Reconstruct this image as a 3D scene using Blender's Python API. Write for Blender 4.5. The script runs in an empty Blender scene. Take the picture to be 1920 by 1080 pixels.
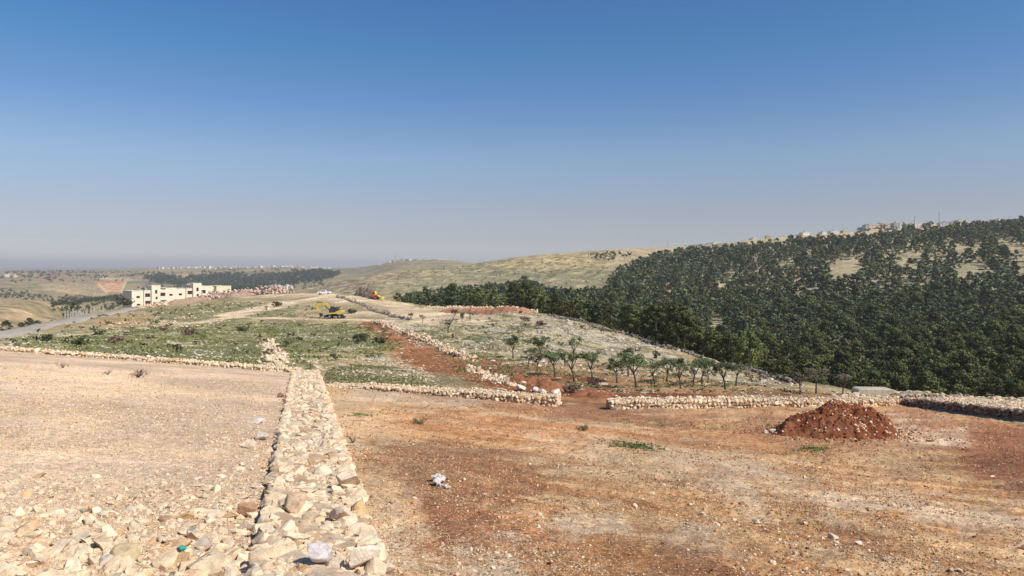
import bpy, bmesh, math
import numpy as np
from mathutils import Matrix, Vector

# ------------------------------------------------------------------ camera, sky, sun, exposure
S = bpy.context.scene
COL = S.collection
F, HZ, CX = 1397.0, 500.0, 960.0          # focal length, horizon row and centre column of the 1920x1080 photograph
cam_d = bpy.data.cameras.new("camera")
cam_d.sensor_width = 36.0
cam_d.lens = F / 1920 * 36.0
cam_d.shift_y = -(540.0 - HZ) / 1920.0
cam_d.clip_start = 0.1
cam_d.clip_end = 60000.0
cam = bpy.data.objects.new("camera", cam_d)
COL.objects.link(cam)
cam.rotation_euler = (math.radians(90), 0, 0)
S.camera = cam

SUN_AZ, SUN_EL = 122.0, 46.0               # clockwise from the view direction (+Y)
w = bpy.data.worlds.new("World")
S.world = w
w.use_nodes = True
nt = w.node_tree
nt.nodes.clear()
sky = nt.nodes.new("ShaderNodeTexSky")
sky.sky_type = 'NISHITA'
sky.sun_disc = False
sky.sun_elevation = math.radians(SUN_EL)
sky.sun_rotation = math.radians(SUN_AZ)
sky.altitude = 900.0
sky.air_density = 1.0
sky.dust_density = 0.9
sky.ozone_density = 3.5
bg = nt.nodes.new("ShaderNodeBackground")
bg.inputs['Strength'].default_value = 0.104
out = nt.nodes.new("ShaderNodeOutputWorld")
GRADE = [(0.334, (0.416, 0.705, 0.94)), (0.275, (0.427, 0.758, 0.921)), (0.21, (0.614, 0.766, 0.895)), (0.142, (0.849, 0.83, 0.835)), (0.071, (0.813, 0.665, 0.687)), (0.036, (0.733, 0.663, 0.733)), (0.011, (0.819, 0.813, 0.903)), (0.0, (0.799, 0.793, 0.881))]   # colour grade multiplied over the sky: sine of elevation, tint
tco = nt.nodes.new('ShaderNodeTexCoord'); sxyz = nt.nodes.new('ShaderNodeSeparateXYZ'); nt.links.new(tco.outputs['Generated'], sxyz.inputs[0])
mr = nt.nodes.new('ShaderNodeMath'); mr.operation = 'MULTIPLY'; mr.inputs[1].default_value = 2.5; nt.links.new(sxyz.outputs[2], mr.inputs[0])
cr_ = nt.nodes.new('ShaderNodeValToRGB'); cr_.color_ramp.interpolation = 'LINEAR'
while len(cr_.color_ramp.elements) < len(GRADE): cr_.color_ramp.elements.new(.5)
for el, (zz_, c_) in zip(cr_.color_ramp.elements, sorted(GRADE)): el.position = zz_ * 2.5; el.color = (*c_, 1)
nt.links.new(mr.outputs[0], cr_.inputs[0])
mx = nt.nodes.new('ShaderNodeMix'); mx.data_type = 'RGBA'; mx.blend_type = 'MULTIPLY'; mx.inputs[0].default_value = 1.0
nt.links.new(sky.outputs[0], mx.inputs[6]); nt.links.new(cr_.outputs[0], mx.inputs[7])
nt.links.new(mx.outputs[2], bg.inputs[0])
nt.links.new(bg.outputs[0], out.inputs[0])

sun_d = bpy.data.lights.new("sun", 'SUN')
sun_d.energy = 5.0
sun_d.angle = math.radians(0.53)
sun_d.color = (1.0, 0.955, 0.88)
sun = bpy.data.objects.new("sun", sun_d)
COL.objects.link(sun)
a, e = math.radians(SUN_AZ), math.radians(SUN_EL)
sdir = Vector((math.sin(a) * math.cos(e), math.cos(a) * math.cos(e), math.sin(e)))
sun.rotation_euler = sdir.to_track_quat('Z', 'Y').to_euler()

S.view_settings.view_transform = 'Standard'
S.view_settings.look = 'None'
S.view_settings.exposure = 0.24
S.view_settings.gamma = 1.0
S.render.engine = 'CYCLES'
S.cycles.max_bounces = 5
S.cycles.volume_bounces = 0
S.cycles.transparent_max_bounces = 8


# ------------------------------------------------------------------ numpy noise
def _h(ix, iy, seed):
    n = (ix.astype(np.int64) * 374761393 + iy.astype(np.int64) * 668265263 + seed * 1442695041) & 0x7fffffff
    n = ((n ^ (n >> 13)) * 1274126177) & 0x7fffffff
    n = ((n ^ (n >> 16)) * 60493) & 0x7fffffff
    return (n & 0xffff) / 65535.0

def noise(x, y, seed=0):
    x = np.asarray(x, float); y = np.asarray(y, float)
    ix = np.floor(x); iy = np.floor(y)
    fx = x - ix; fy = y - iy
    fx = fx * fx * fx * (fx * (fx * 6 - 15) + 10); fy = fy * fy * fy * (fy * (fy * 6 - 15) + 10)
    a = _h(ix, iy, seed); b = _h(ix + 1, iy, seed); c = _h(ix, iy + 1, seed); d = _h(ix + 1, iy + 1, seed)
    return (a + (b - a) * fx) * (1 - fy) + (c + (d - c) * fx) * fy

def fbm(x, y, oct=4, seed=0, gain=0.5):
    s = 0; amp = 1; t = 0
    for o in range(oct):
        k = 2.03 ** o
        s = s + amp * noise(x * k + 17.3 * o, y * k - 9.1 * o, seed + o); t += amp; amp *= gain
    return s / t

def sm(a, b, x):
    t = np.clip((x - a) / (b - a), 0, 1)
    return t * t * (3 - 2 * t)

# ------------------------------------------------------------------ terrain: near ground and lofted key lines
def wall_u(x, y):
    return x + 0.282 * y                   # sideways distance across the line of the wall the camera stands on

def z_left(x, y):
    u = wall_u(x, y)
    return -2.02 - 0.104 * y + 0.072 * np.clip(-(u + 0.6), 0, 30)

def z_right(x, y):
    u = wall_u(x, y)
    t = 1 - np.clip((u - 0.8) / 11.0, 0, 1)
    return -2.79 - 0.104 * y + 0.75 * t * (0.25 + 0.75 * sm(4, 16, y))

def z_wall(y):
    return -1.84 - 0.104 * y

def z_near(x, y):
    u = wall_u(x, y)
    t = sm(-.05, 0.25, u - .004 * y)
    return z_left(x, y) * (1 - t) + z_right(x, y) * t

KP = [-900, -500, 0, 120, 240, 340, 430, 545, 600, 640, 700, 760, 850, 960, 1040, 1120, 1200, 1300, 1400, 1500, 1600, 1700, 1800, 1920, 2300, 2900]
def key(pts):
    p = np.array(pts, float)
    return p
K1D = key([(-900, 56), (0, 55), (545, 54), (585, 53), (610, 37.5), (700, 36), (1040, 33.5), (1200, 32.5), (1400, 33), (1690, 35), (1760, 31), (1920, 26), (2300, 20), (2900, 18)])
KEYS = [   # (px, depth, row) per key line, near to far
 [(-900,69,645),(-500,70,645),(0,75,648),(240,75,655),(430,75,664),(560,75,668),(700,75,674),(850,68,685),(960,64,696),(1040,61,704),(1200,57,715),(1400,50,730),(1600,46,746),(1700,43,752),(1800,39,757),(1920,33,768),(2900,30,772)],
 [(-500,84,644),(0,100,636),(240,140,618),(430,170,604),(560,170,602),(700,165,606),(850,140,612),(960,115,632),(1040,105,640),(1200,86,672),(1400,68,708),(1600,58,739),(1700,52,748),(1800,46,750),(1920,40,757),(2900,40,760)],
 [(-900,95,640),(-500,100,638),(0,125,623),(120,200,598),(240,310,576),(340,350,566),(430,380,554),(560,330,549),(620,300,549),(700,270,556),(760,250,568),(820,215,577),(960,170,580),(1040,150,590),(1100,135,605),(1200,115,635),(1300,98,665),(1400,85,693),(1500,75,720),(1600,70,736),(1700,62,745),(1800,54,746),(1920,48,749),(2900,48,752)],
 [(-900,200,655),(-500,220,650),(0,260,632),(120,330,612),(240,500,596),(430,600,588),(560,600,580),(700,450,590),(820,330,605),(960,260,618),(1100,215,645),(1200,190,668),(1300,165,700),(1400,145,728),(1500,130,748),(1600,122,757),(1700,112,760),(1920,100,765),(2900,100,765)],
 [(-900,420,603),(-500,420,602),(0,400,600),(240,800,585),(430,900,575),(560,750,562),(700,650,550),(820,650,545),(960,600,548),(1100,550,545),(1200,450,560),(1300,400,570),(1400,370,580),(1500,340,585),(1600,310,590),(1700,295,595),(1920,260,600),(2900,260,610)],
 [(-900,600,570),(-500,600,566),(0,620,566),(60,600,565),(110,640,578),(180,800,568),(240,1200,556),(430,1500,547),(545,1100,547),(600,950,538),(660,1000,522),(740,1100,508),(870,1200,497),(930,1200,488),(1000,1200,479),(1150,1150,469),(1300,1100,464),(1400,1000,453),(1500,950,444),(1600,900,437),(1700,870,430),(1800,850,425),(1920,830,421),(2300,820,412),(2900,800,410)],
 [(-900,1000,568),(0,1000,568),(110,1000,572),(240,1700,548),(430,2000,538),(560,1600,552),(660,1500,540),(740,1500,525),(870,1500,512),(1000,1500,498),(1150,1500,486),(1300,1500,475),(1600,1300,448),(1920,1200,431),(2900,1200,425)],
 [(-900,3600,507),(0,3500,508),(200,3500,508),(260,3100,505),(300,2900,502),(430,2700,501),(560,2700,501),(640,3000,504),(690,2900,501),(730,2600,492),(770,2500,489),(850,2500,491),(900,2600,497),(1000,3000,500),(1600,3000,490),(2900,3000,490)],
 [(-900,5200,512),(0,5200,510),(430,4500,508),(700,4500,508),(2900,5000,508)],
 [(-900,14000,501.5),(2900,14000,501.5)],
]
TC = np.arange(-900, 2901, 4.0)
NS = 900
LD0, LD1 = math.log(15), math.log(14000)
TLD = np.linspace(LD0, LD1, NS)

def smooth1(v, n):
    k = np.hanning(2 * n + 3); k /= k.sum()
    p = np.pad(v, n + 1, mode='edge')
    return np.convolve(p, k, mode='valid')

def k1d(px):
    return np.interp(px, K1D[:, 0], K1D[:, 1])

def pchip(xk, yk, x):
    h = np.diff(xk); dl = np.diff(yk) / h
    m = np.zeros(len(xk))
    for i in range(1, len(xk) - 1):
        if dl[i - 1] * dl[i] > 0:
            w1 = 2 * h[i] + h[i - 1]; w2 = h[i] + 2 * h[i - 1]
            m[i] = (w1 + w2) / (w1 / dl[i - 1] + w2 / dl[i])
    m[0] = dl[0]; m[-1] = dl[-1]
    i = np.clip(np.searchsorted(xk, x) - 1, 0, len(xk) - 2)
    t = np.clip((x - xk[i]) / h[i], 0, 1)
    return ((1 + 2 * t) * (1 - t) ** 2 * yk[i] + t * (1 - t) ** 2 * h[i] * m[i]
            + t * t * (3 - 2 * t) * yk[i + 1] + t * t * (t - 1) * h[i] * m[i + 1])

_k1 = k1d(TC)
kd = [_k1, _k1 + 4.0]
kz = []
xk1 = (TC - CX) / F * _k1
z1 = z_near(xk1, _k1)
kz.append(z1)
_kk = _k1 + 4.0
zz = z_near((TC - CX) / F * _kk, _kk)
dropL = np.interp(TC, [500, 640], [0.35, 0.0])
zb = smooth1(zz - dropL, 8)
zb = zb + np.interp(TC, [1650, 1720], [0, 0.38])     # ground behind the right-hand retaining wall stands higher
kz.append(zb)
for K in KEYS:
    p = np.array(K, float)
    d = smooth1(np.interp(TC, p[:, 0], p[:, 1]), 8)
    r = smooth1(np.interp(TC, p[:, 0], p[:, 2]), 8)
    kd.append(d); kz.append(-(r - HZ) / F * d)
kd = np.array(kd); kz = np.array(kz)
for j in range(2, len(kd)):
    kd[j] = np.maximum(kd[j], kd[j - 1] * 1.04)
TZ = np.zeros((len(TC), NS))
for i in range(len(TC)):
    TZ[i] = pchip(np.log(kd[:, i]), kz[:, i], TLD)

def z_far(px, d):
    u = np.clip((px - TC[0]) / 4.0, 0, len(TC) - 1.001)
    v = np.clip((np.log(np.maximum(d, 1)) - LD0) / (LD1 - LD0) * (NS - 1), 0, NS - 1.001)
    i = u.astype(int); j = v.astype(int); fu = u - i; fv = v - j
    return (TZ[i, j] * (1 - fu) + TZ[i + 1, j] * fu) * (1 - fv) + (TZ[i, j + 1] * (1 - fu) + TZ[i + 1, j + 1] * fu) * fv

def relief(x, y, px):
    n = (fbm(x * 1.1, y * 1.1, 4, 3) - .5) * (0.06 + .09 * sm(0, 2, wall_u(x, y))) + (fbm(x * 6, y * 6, 3, 9) - .5) * 0.035
    n = n + (fbm(x * 17, y * 17, 2, 19) - .5) * 0.02 * sm(24, 12, y)
    n = n * sm(1.0, 5.0, y)
    far = sm(k1d(px), k1d(px) + 12, y)
    n = n + far * (fbm(x / 9, y / 9, 4, 21) - .5) * 0.9
    n = n + sm(150, 400, y) * (fbm(x / 35, y / 35, 4, 31) - .5) * 3.0 * sm(150, 900, y)
    n = n + sm(1300, 2500, y) * (fbm(x / 260, y / 260, 4, 41) - .5) * 16.0 * (1 - sm(5000, 9000, y))
    # soil heaps and ruts of the near right-hand field
    u = wall_u(x, y)
    near = (1 - far) * sm(1.0, 3.0, u)
    rt = np.sin((x * 0.62 + y * 0.80 + 1.6 * fbm(x / 8, y / 8, 2, 77)) * 2.6)
    n = n + near * 0.035 * rt * sm(.45, .6, fbm(x / 5, y / 5, 2, 78))
    # red spoil banks along the dug track
    return n

def ground(x, y):
    x = np.atleast_1d(np.asarray(x, float)); y = np.atleast_1d(np.asarray(y, float))
    px = CX + F * x / np.maximum(y, .5)
    zn = z_near(x, y)
    zf = z_far(px, np.maximum(y, 15))
    z = np.where(y < k1d(px), zn, zf)
    return z + relief(x, y, px)

def g1(x, y):
    return float(ground(x, y)[0])

def at(px, py, dmin=2.0, dmax=12000.0):
    """ground point seen at a pixel of the photograph"""
    d = np.exp(np.linspace(math.log(dmin), math.log(dmax), 1600))
    x = (px - CX) / F * d
    r = HZ - ground(x, d) / d * F
    k = np.where(r <= py)[0]
    i = k[0] if len(k) else int(np.argmin(np.abs(r - py)))
    dd = d[i]
    if i > 0 and len(k) and r[i - 1] > r[i]:
        t = (r[i - 1] - py) / (r[i - 1] - r[i])
        dd = d[i - 1] + (d[i] - d[i - 1]) * min(max(t, 0), 1)
    xx = (px - CX) / F * dd
    return np.array([xx, dd, g1(xx, dd)])

def poly_sd(px, py, poly):
    """signed distance in rows to a polygon (positive inside)"""
    P = np.array(poly, float); Q = np.roll(P, -1, 0)
    dm = np.full(px.shape, 1e9); inside = np.zeros(px.shape, bool)
    for (x0, y0), (x1, y1) in zip(P, Q):
        ex, ey = x1 - x0, y1 - y0
        t = np.clip(((px - x0) * ex + (py - y0) * ey) / (ex * ex + ey * ey + 1e-9), 0, 1)
        dm = np.minimum(dm, np.hypot(px - x0 - t * ex, py - y0 - t * ey))
        if y0 != y1:
            c = ((y0 > py) != (y1 > py)) & (px < (x1 - x0) * (py - y0) / (y1 - y0) + x0)
            inside ^= c
    return np.where(inside, dm, -dm)

def line_dist(x, y, pts):
    dm = np.full(x.shape, 1e9)
    for (x0, y0), (x1, y1) in zip(pts[:-1], pts[1:]):
        ex, ey = x1 - x0, y1 - y0
        t = np.clip(((x - x0) * ex + (y - y0) * ey) / (ex * ex + ey * ey + 1e-9), 0, 1)
        dm = np.minimum(dm, np.hypot(x - x0 - t * ex, y - y0 - t * ey))
    return dm

# ------------------------------------------------------------------ mesh helpers
def mesh_np(name, V, faces, fs, cols=None, attrs=None, smooth=True):
    """V (n,3); faces (m,fs) int"""
    me = bpy.data.meshes.new(name)
    V = np.ascontiguousarray(V, dtype=np.float32); faces = np.ascontiguousarray(faces, dtype=np.int32)
    me.vertices.add(len(V)); me.vertices.foreach_set('co', V.ravel())
    me.loops.add(faces.size); me.loops.foreach_set('vertex_index', faces.ravel())
    me.polygons.add(len(faces)); me.polygons.foreach_set('loop_start', np.arange(0, faces.size, fs, dtype=np.int32))
    me.polygons.foreach_set('use_smooth', np.full(len(faces), smooth))
    me.update(calc_edges=True)
    if cols is not None:
        ca = me.color_attributes.new('Col', 'FLOAT_COLOR', 'POINT')
        c = np.ones((len(V), 4), np.float32); c[:, :3] = cols
        ca.data.foreach_set('color', c.ravel())
    for k, v in (attrs or {}).items():
        at_ = me.attributes.new(k, 'FLOAT', 'POINT')
        at_.data.foreach_set('value', np.ascontiguousarray(v, dtype=np.float32))
    return me

def link(name, me, mat=None, parent=None):
    o = bpy.data.objects.new(name, me)
    COL.objects.link(o)
    if mat is not None and me is not None:
        me.materials.append(mat)
    if parent is not None:
        o.parent = parent
    return o

def tag(o, label=None, cat=None, group=None, kind=None):
    if label: o['label'] = label
    if cat: o['category'] = cat
    if group: o['group'] = group
    if kind: o['kind'] = kind
    return o

def empty(name, loc, rz=0.0, label=None, cat=None, group=None):
    o = bpy.data.objects.new(name, None)
    o.empty_display_size = 0.2
    COL.objects.link(o)
    o.location = [float(v) for v in loc]
    o.rotation_euler = (0, 0, rz)
    return tag(o, label, cat, group)

def dup(root, loc, rz, scale=1.0, label=None, group=None, skip=()):
    r = root.copy(); COL.objects.link(r)
    r.location = [float(v) for v in loc]; r.rotation_euler = (0, 0, rz)
    r.scale = (scale,) * 3 if np.isscalar(scale) else scale
    if label: r['label'] = label
    if group: r['group'] = group
    for ch in list(root.children):
        if ch.name.split('.')[0] in skip: continue
        c = ch.copy(); COL.objects.link(c); c.parent = r
        for gch in ch.children:
            g = gch.copy(); COL.objects.link(g); g.parent = c
    return r

class MB:
    """collects solids, builds ONE mesh"""
    def __init__(s): s.bm = bmesh.new()
    def box(s, x0, x1, y0, y1, z0, z1, rz=0, piv=(0, 0)):
        vs = [s.bm.verts.new((x, y, z)) for x in (x0, x1) for y in (y0, y1) for z in (z0, z1)]
        for f in ((0, 1, 3, 2), (4, 6, 7, 5), (0, 4, 5, 1), (2, 3, 7, 6), (0, 2, 6, 4), (1, 5, 7, 3)):
            s.bm.faces.new([vs[i] for i in f])
        return s
    def tube(s, pts, rad, seg=8, cap=True):
        pts = [Vector(p) for p in pts]
        if np.isscalar(rad): rad = [rad] * len(pts)
        rings = []
        for i, p in enumerate(pts):
            d = (pts[min(i + 1, len(pts) - 1)] - pts[max(i - 1, 0)]).normalized()
            q = d.to_track_quat('Z', 'Y')
            rings.append([s.bm.verts.new(p + q @ Vector((rad[i] * math.cos(2 * math.pi * k / seg), rad[i] * math.sin(2 * math.pi * k / seg), 0))) for k in range(seg)])
        for a, b in zip(rings[:-1], rings[1:]):
            for k in range(seg):
                s.bm.faces.new((a[k], a[(k + 1) % seg], b[(k + 1) % seg], b[k]))
        if cap:
            s.bm.faces.new(rings[0][::-1]); s.bm.faces.new(rings[-1])
        return s
    def prism(s, prof, y0, y1):
        """profile in x,z extruded along y"""
        a = [s.bm.verts.new((x, y0, z)) for x, z in prof]; b = [s.bm.verts.new((x, y1, z)) for x, z in prof]
        n = len(prof)
        s.bm.faces.new(a); s.bm.faces.new(b[::-1])
        for k in range(n):
            s.bm.faces.new((a[k], b[k], b[(k + 1) % n], a[(k + 1) % n]))
        return s
    def build(s, name, mat, parent=None, bevel=0.0, smooth=False):
        bmesh.ops.recalc_face_normals(s.bm, faces=s.bm.faces)
        if bevel:
            bmesh.ops.bevel(s.bm, geom=list(s.bm.edges), offset=bevel, segments=1, affect='EDGES', profile=.5)
        me = bpy.data.meshes.new(name); s.bm.to_mesh(me); s.bm.free()
        if smooth:
            for p in me.polygons: p.use_smooth = True
        return link(name, me, mat, parent)

# ------------------------------------------------------------------ materials
def new_mat(name):
    m = bpy.data.materials.new(name); m.use_nodes = True
    t = m.node_tree; b = t.nodes['Principled BSDF']
    b.inputs['Specular IOR Level'].default_value = 0.15
    b.inputs['Roughness'].default_value = 0.9
    return m, t, b

def nn(t, kind, **kw):
    n = t.nodes.new(kind)
    for k, v in kw.items(): setattr(n, k, v)
    return n

def mixc(t, fac, a, b, mode='MIX'):
    n = nn(t, 'ShaderNodeMix', data_type='RGBA', blend_type=mode)
    for sock, v in ((n.inputs[0], fac), (n.inputs[6], a), (n.inputs[7], b)):
        if isinstance(v, (int, float)): sock.default_value = v
        elif isinstance(v, tuple): sock.default_value = (*v, 1.0) if len(v) == 3 else v
        else: t.links.new(v, sock)
    return n.outputs[2]

def math_(t, op, a, b=0.0, clamp=False):
    n = nn(t, 'ShaderNodeMath', operation=op, use_clamp=clamp)
    for sock, v in ((n.inputs[0], a), (n.inputs[1], b)):
        if isinstance(v, (int, float)): sock.default_value = v
        else: t.links.new(v, sock)
    return n.outputs[0]

def ramp(t, x, a, b, lo=0.0, hi=1.0):
    n = nn(t, 'ShaderNodeMapRange', interpolation_type='SMOOTHSTEP')
    n.inputs[1].default_value = a; n.inputs[2].default_value = b
    n.inputs[3].default_value = lo; n.inputs[4].default_value = hi
    t.links.new(x, n.inputs[0])
    return n.outputs[0]

def tex_noise(t, co, scale, detail=5, rough=.6, dist=0.0):
    n = nn(t, 'ShaderNodeTexNoise'); n.inputs['Scale'].default_value = scale
    n.inputs['Detail'].default_value = detail; n.inputs['Roughness'].default_value = rough
    n.inputs['Distortion'].default_value = dist
    t.links.new(co, n.inputs['Vector'])
    return n.outputs[0]

def tex_voro(t, co, scale, feature='F1', rnd=1.0):
    n = nn(t, 'ShaderNodeTexVoronoi', feature=feature); n.inputs['Scale'].default_value = scale
    n.inputs['Randomness'].default_value = rnd
    t.links.new(co, n.inputs['Vector'])
    return n

def attr(t, name):
    n = nn(t, 'ShaderNodeAttribute', attribute_name=name)
    return n

def ground_material():
    m, t, b = new_mat('ground_mat')
    geo = nn(t, 'ShaderNodeNewGeometry').outputs['Position']
    col = attr(t, 'Col').outputs['Color']
    rock = attr(t, 'rock').outputs['Fac']; grass = attr(t, 'grass').outputs['Fac']
    far = attr(t, 'far').outputs['Fac']; bush = attr(t, 'bush').outputs['Fac']
    # tonal variation of the soil
    n1 = tex_noise(t, geo, 1.7, 9, .72)
    n2 = tex_noise(t, geo, 14.0, 6, .8)
    n3 = tex_noise(t, geo, 0.09, 8, .68)
    v1 = ramp(t, n1, .36, .64, .74, 1.24)
    v2 = ramp(t, n2, .38, .62, .66, 1.30)
    v3 = ramp(t, n3, .36, .64, .66, 1.28)
    v2 = math_(t, 'MULTIPLY', v2, ramp(t, tex_noise(t, geo, 4.6, 6, .78), .40, .60, .80, 1.20))
    v1 = math_(t, 'ADD', 1.0, math_(t, 'MULTIPLY', math_(t, 'SUBTRACT', v1, 1.0), math_(t, 'ADD', .5, math_(t, 'MULTIPLY', far, .5))))
    k = math_(t, 'MULTIPLY', math_(t, 'MULTIPLY', v1, v2), v3)
    cmb = nn(t, 'ShaderNodeCombineColor'); [t.links.new(k, cmb.inputs[i]) for i in range(3)]
    base = mixc(t, 1.0, col, cmb.outputs[0], 'MULTIPLY')
    # green growth in patches
    gn = tex_noise(t, geo, 0.55, 8, .72)
    gm = math_(t, 'GREATER_THAN', math_(t, 'ADD', gn, math_(t, 'MULTIPLY', grass, 0.42)), 0.70)
    gm_soft = ramp(t, math_(t, 'ADD', gn, math_(t, 'MULTIPLY', grass, 0.42)), .64, .74)
    gc = mixc(t, tex_noise(t, geo, 3.0, 4, .7), (.10, .10, .036), (.24, .225, .09))
    gf = math_(t, 'MULTIPLY', gm_soft, ramp(t, grass, 0.02, 0.12))
    base = mixc(t, gf, base, gc)
    # limestone showing through: fine set and broad set
    va = tex_voro(t, geo, 9.0); vb = tex_voro(t, geo, 0.95)
    warp = nn(t, 'ShaderNodeVectorMath', operation='ADD'); t.links.new(geo, warp.inputs[0])
    nz = nn(t, 'ShaderNodeTexNoise'); nz.inputs['Scale'].default_value = 1.3; nz.inputs['Detail'].default_value = 4; t.links.new(geo, nz.inputs['Vector'])
    sc_ = nn(t, 'ShaderNodeVectorMath', operation='SCALE'); t.links.new(nz.outputs['Color'], sc_.inputs[0]); sc_.inputs[3].default_value = 1.2
    t.links.new(sc_.outputs[0], warp.inputs[1]); t.links.new(warp.outputs[0], vb.inputs['Vector'])
    pn = tex_noise(t, geo, 0.33, 6, .65)
    sepa = nn(t, 'ShaderNodeSeparateColor'); t.links.new(va.outputs['Color'], sepa.inputs[0])
    sepb = nn(t, 'ShaderNodeSeparateColor'); t.links.new(vb.outputs['Color'], sepb.inputs[0])
    thr = math_(t, 'MULTIPLY', rock, ramp(t, pn, .32, .62, .35, 1.5))
    ma = math_(t, 'MULTIPLY', math_(t, 'LESS_THAN', sepa.outputs[0], thr), ramp(t, va.outputs['Distance'], .35, .5, 1.0, 0.0))
    mb_ = math_(t, 'MULTIPLY', math_(t, 'LESS_THAN', sepb.outputs[0], thr), ramp(t, vb.outputs['Distance'], .30, .42, 1.0, 0.0))
    # long outcrop streaks
    st = tex_noise(t, geo, 0.42, 9, .75, .6)
    mc = math_(t, 'MULTIPLY', ramp(t, st, .50, .56), ramp(t, rock, .3, .9))
    mfar = math_(t, 'MAXIMUM', math_(t, 'MAXIMUM', mb_, mc), math_(t, 'MULTIPLY', ma, .7))
    g1_ = tex_noise(t, geo, 31.0, 3, .6); g2_ = tex_noise(t, geo, 9.0, 6, .78)
    ga = ramp(t, math_(t, 'ADD', g1_, math_(t, 'MULTIPLY', rock, .16)), .60, .66, 0.0, .75)
    gb_ = ramp(t, math_(t, 'ADD', g2_, math_(t, 'MULTIPLY', rock, .16)), .60, .66, 0.0, .6)
    ma = math_(t, 'MAXIMUM', ga, gb_)
    msel = nn(t, 'ShaderNodeMix', data_type='FLOAT')
    t.links.new(far, msel.inputs[0]); t.links.new(ma, msel.inputs[2]); t.links.new(mfar, msel.inputs[3])
    sc = mixc(t, tex_noise(t, geo, 5.0, 3), (.46, .38, .27), (.66, .56, .42))
    base = mixc(t, msel.outputs[0], base, sc)
    # scrub on far slopes
    vc = tex_voro(t, geo, 0.16); sepc = nn(t, 'ShaderNodeSeparateColor'); t.links.new(vc.outputs['Color'], sepc.inputs[0])
    mdk = math_(t, 'MULTIPLY', math_(t, 'LESS_THAN', sepc.outputs[0], bush), ramp(t, vc.outputs['Distance'], .2, .4, 1.0, 0.0))
    vd = tex_voro(t, geo, 0.45); sepd = nn(t, 'ShaderNodeSeparateColor'); t.links.new(vd.outputs['Color'], sepd.inputs[0])
    mdd = math_(t, 'MULTIPLY', math_(t, 'LESS_THAN', sepd.outputs[0], bush), ramp(t, vd.outputs['Distance'], .2, .4, 1.0, 0.0))
    base = mixc(t, math_(t, 'MAXIMUM', mdk, mdd), base, (.07, .075, .035))
    t.links.new(base, b.inputs['Base Color'])
    bp = nn(t, 'ShaderNodeBump'); bp.inputs['Strength'].default_value = .5; bp.inputs['Distance'].default_value = 0.04
    hh = math_(t, 'ADD', math_(t, 'ADD', tex_noise(t, geo, 7.0, 8, .75), math_(t, 'MULTIPLY', tex_noise(t, geo, 30.0, 4, .7), .35)), math_(t, 'MULTIPLY', ma, .5))
    bp2 = nn(t, 'ShaderNodeBump'); bp2.inputs['Strength'].default_value = .7; bp2.inputs['Distance'].default_value = 0.7
    t.links.new(math_(t, 'MULTIPLY', far, math_(t, 'ADD', tex_noise(t, geo, 0.6, 8, .75), math_(t, 'MULTIPLY', mb_, .25))), bp2.inputs['Height'])
    t.links.new(hh, bp.inputs['Height']); t.links.new(bp2.outputs[0], bp.inputs['Normal'])
    t.links.new(bp.outputs[0], b.inputs['Normal'])
    return m

def stone_material(name='limestone', scale=9.0, amount=1.0):
    m, t, b = new_mat(name)
    co = nn(t, 'ShaderNodeNewGeometry').outputs['Position']
    col = attr(t, 'Col').outputs['Color']
    n1 = tex_noise(t, co, scale, 8, .65, .4); n2 = tex_noise(t, co, scale * 5, 5, .7)
    k = math_(t, 'MULTIPLY', ramp(t, n1, .3, .7, .78, 1.2), ramp(t, n2, .25, .75, .8, 1.16))
    cmb = nn(t, 'ShaderNodeCombineColor'); [t.links.new(k, cmb.inputs[i]) for i in range(3)]
    base = mixc(t, 1.0, col, cmb.outputs[0], 'MULTIPLY')
    base = mixc(t, ramp(t, tex_noise(t, co, scale * .55, 5, .6, 1.0), .58, .72, 0.0, .55 * amount), base, (.42, .22, .10))
    t.links.new(base, b.inputs['Base Color'])
    bp = nn(t, 'ShaderNodeBump'); bp.inputs['Strength'].default_value = .55; bp.inputs['Distance'].default_value = .25 / scale
    t.links.new(math_(t, 'ADD', n1, math_(t, 'MULTIPLY', n2, .4)), bp.inputs['Height'])
    t.links.new(bp.outputs[0], b.inputs['Normal'])
    return m

def leaf_material(name, tint=(1, 1, 1)):
    m, t, b = new_mat(name)
    col = attr(t, 'Col').outputs['Color']
    oi = nn(t, 'ShaderNodeObjectInfo')
    hs = nn(t, 'ShaderNodeHueSaturation')
    t.links.new(ramp(t, oi.outputs['Random'], 0, 1, .75, 1.3), hs.inputs['Value'])
    t.links.new(ramp(t, oi.outputs['Random'], 0, 1, .49, .51), hs.inputs['Hue'])
    t.links.new(mixc(t, 1.0, col, tint, 'MULTIPLY'), hs.inputs['Color'])
    t.links.new(hs.outputs[0], b.inputs['Base Color'])
    b.inputs['Roughness'].default_value = .7
    return m

def plain(name, c, rough=.8, metal=0.0, var=.12, scale=3.0, bump=0.0, spec=.2):
    m, t, b = new_mat(name)
    b.inputs['Roughness'].default_value = rough; b.inputs['Metallic'].default_value = metal
    b.inputs['Specular IOR Level'].default_value = spec
    tc = nn(t, 'ShaderNodeTexCoord').outputs['Object']
    n = tex_noise(t, tc, scale, 6, .65)
    k = ramp(t, n, .3, .7, 1 - var, 1 + var)
    cmb = nn(t, 'ShaderNodeCombineColor'); [t.links.new(k, cmb.inputs[i]) for i in range(3)]
    t.links.new(mixc(t, 1.0, c, cmb.outputs[0], 'MULTIPLY'), b.inputs['Base Color'])
    if bump:
        bp = nn(t, 'ShaderNodeBump'); bp.inputs['Strength'].default_value = bump; bp.inputs['Distance'].default_value = .05
        t.links.new(n, bp.inputs['Height']); t.links.new(bp.outputs[0], b.inputs['Normal'])
    return m

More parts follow.
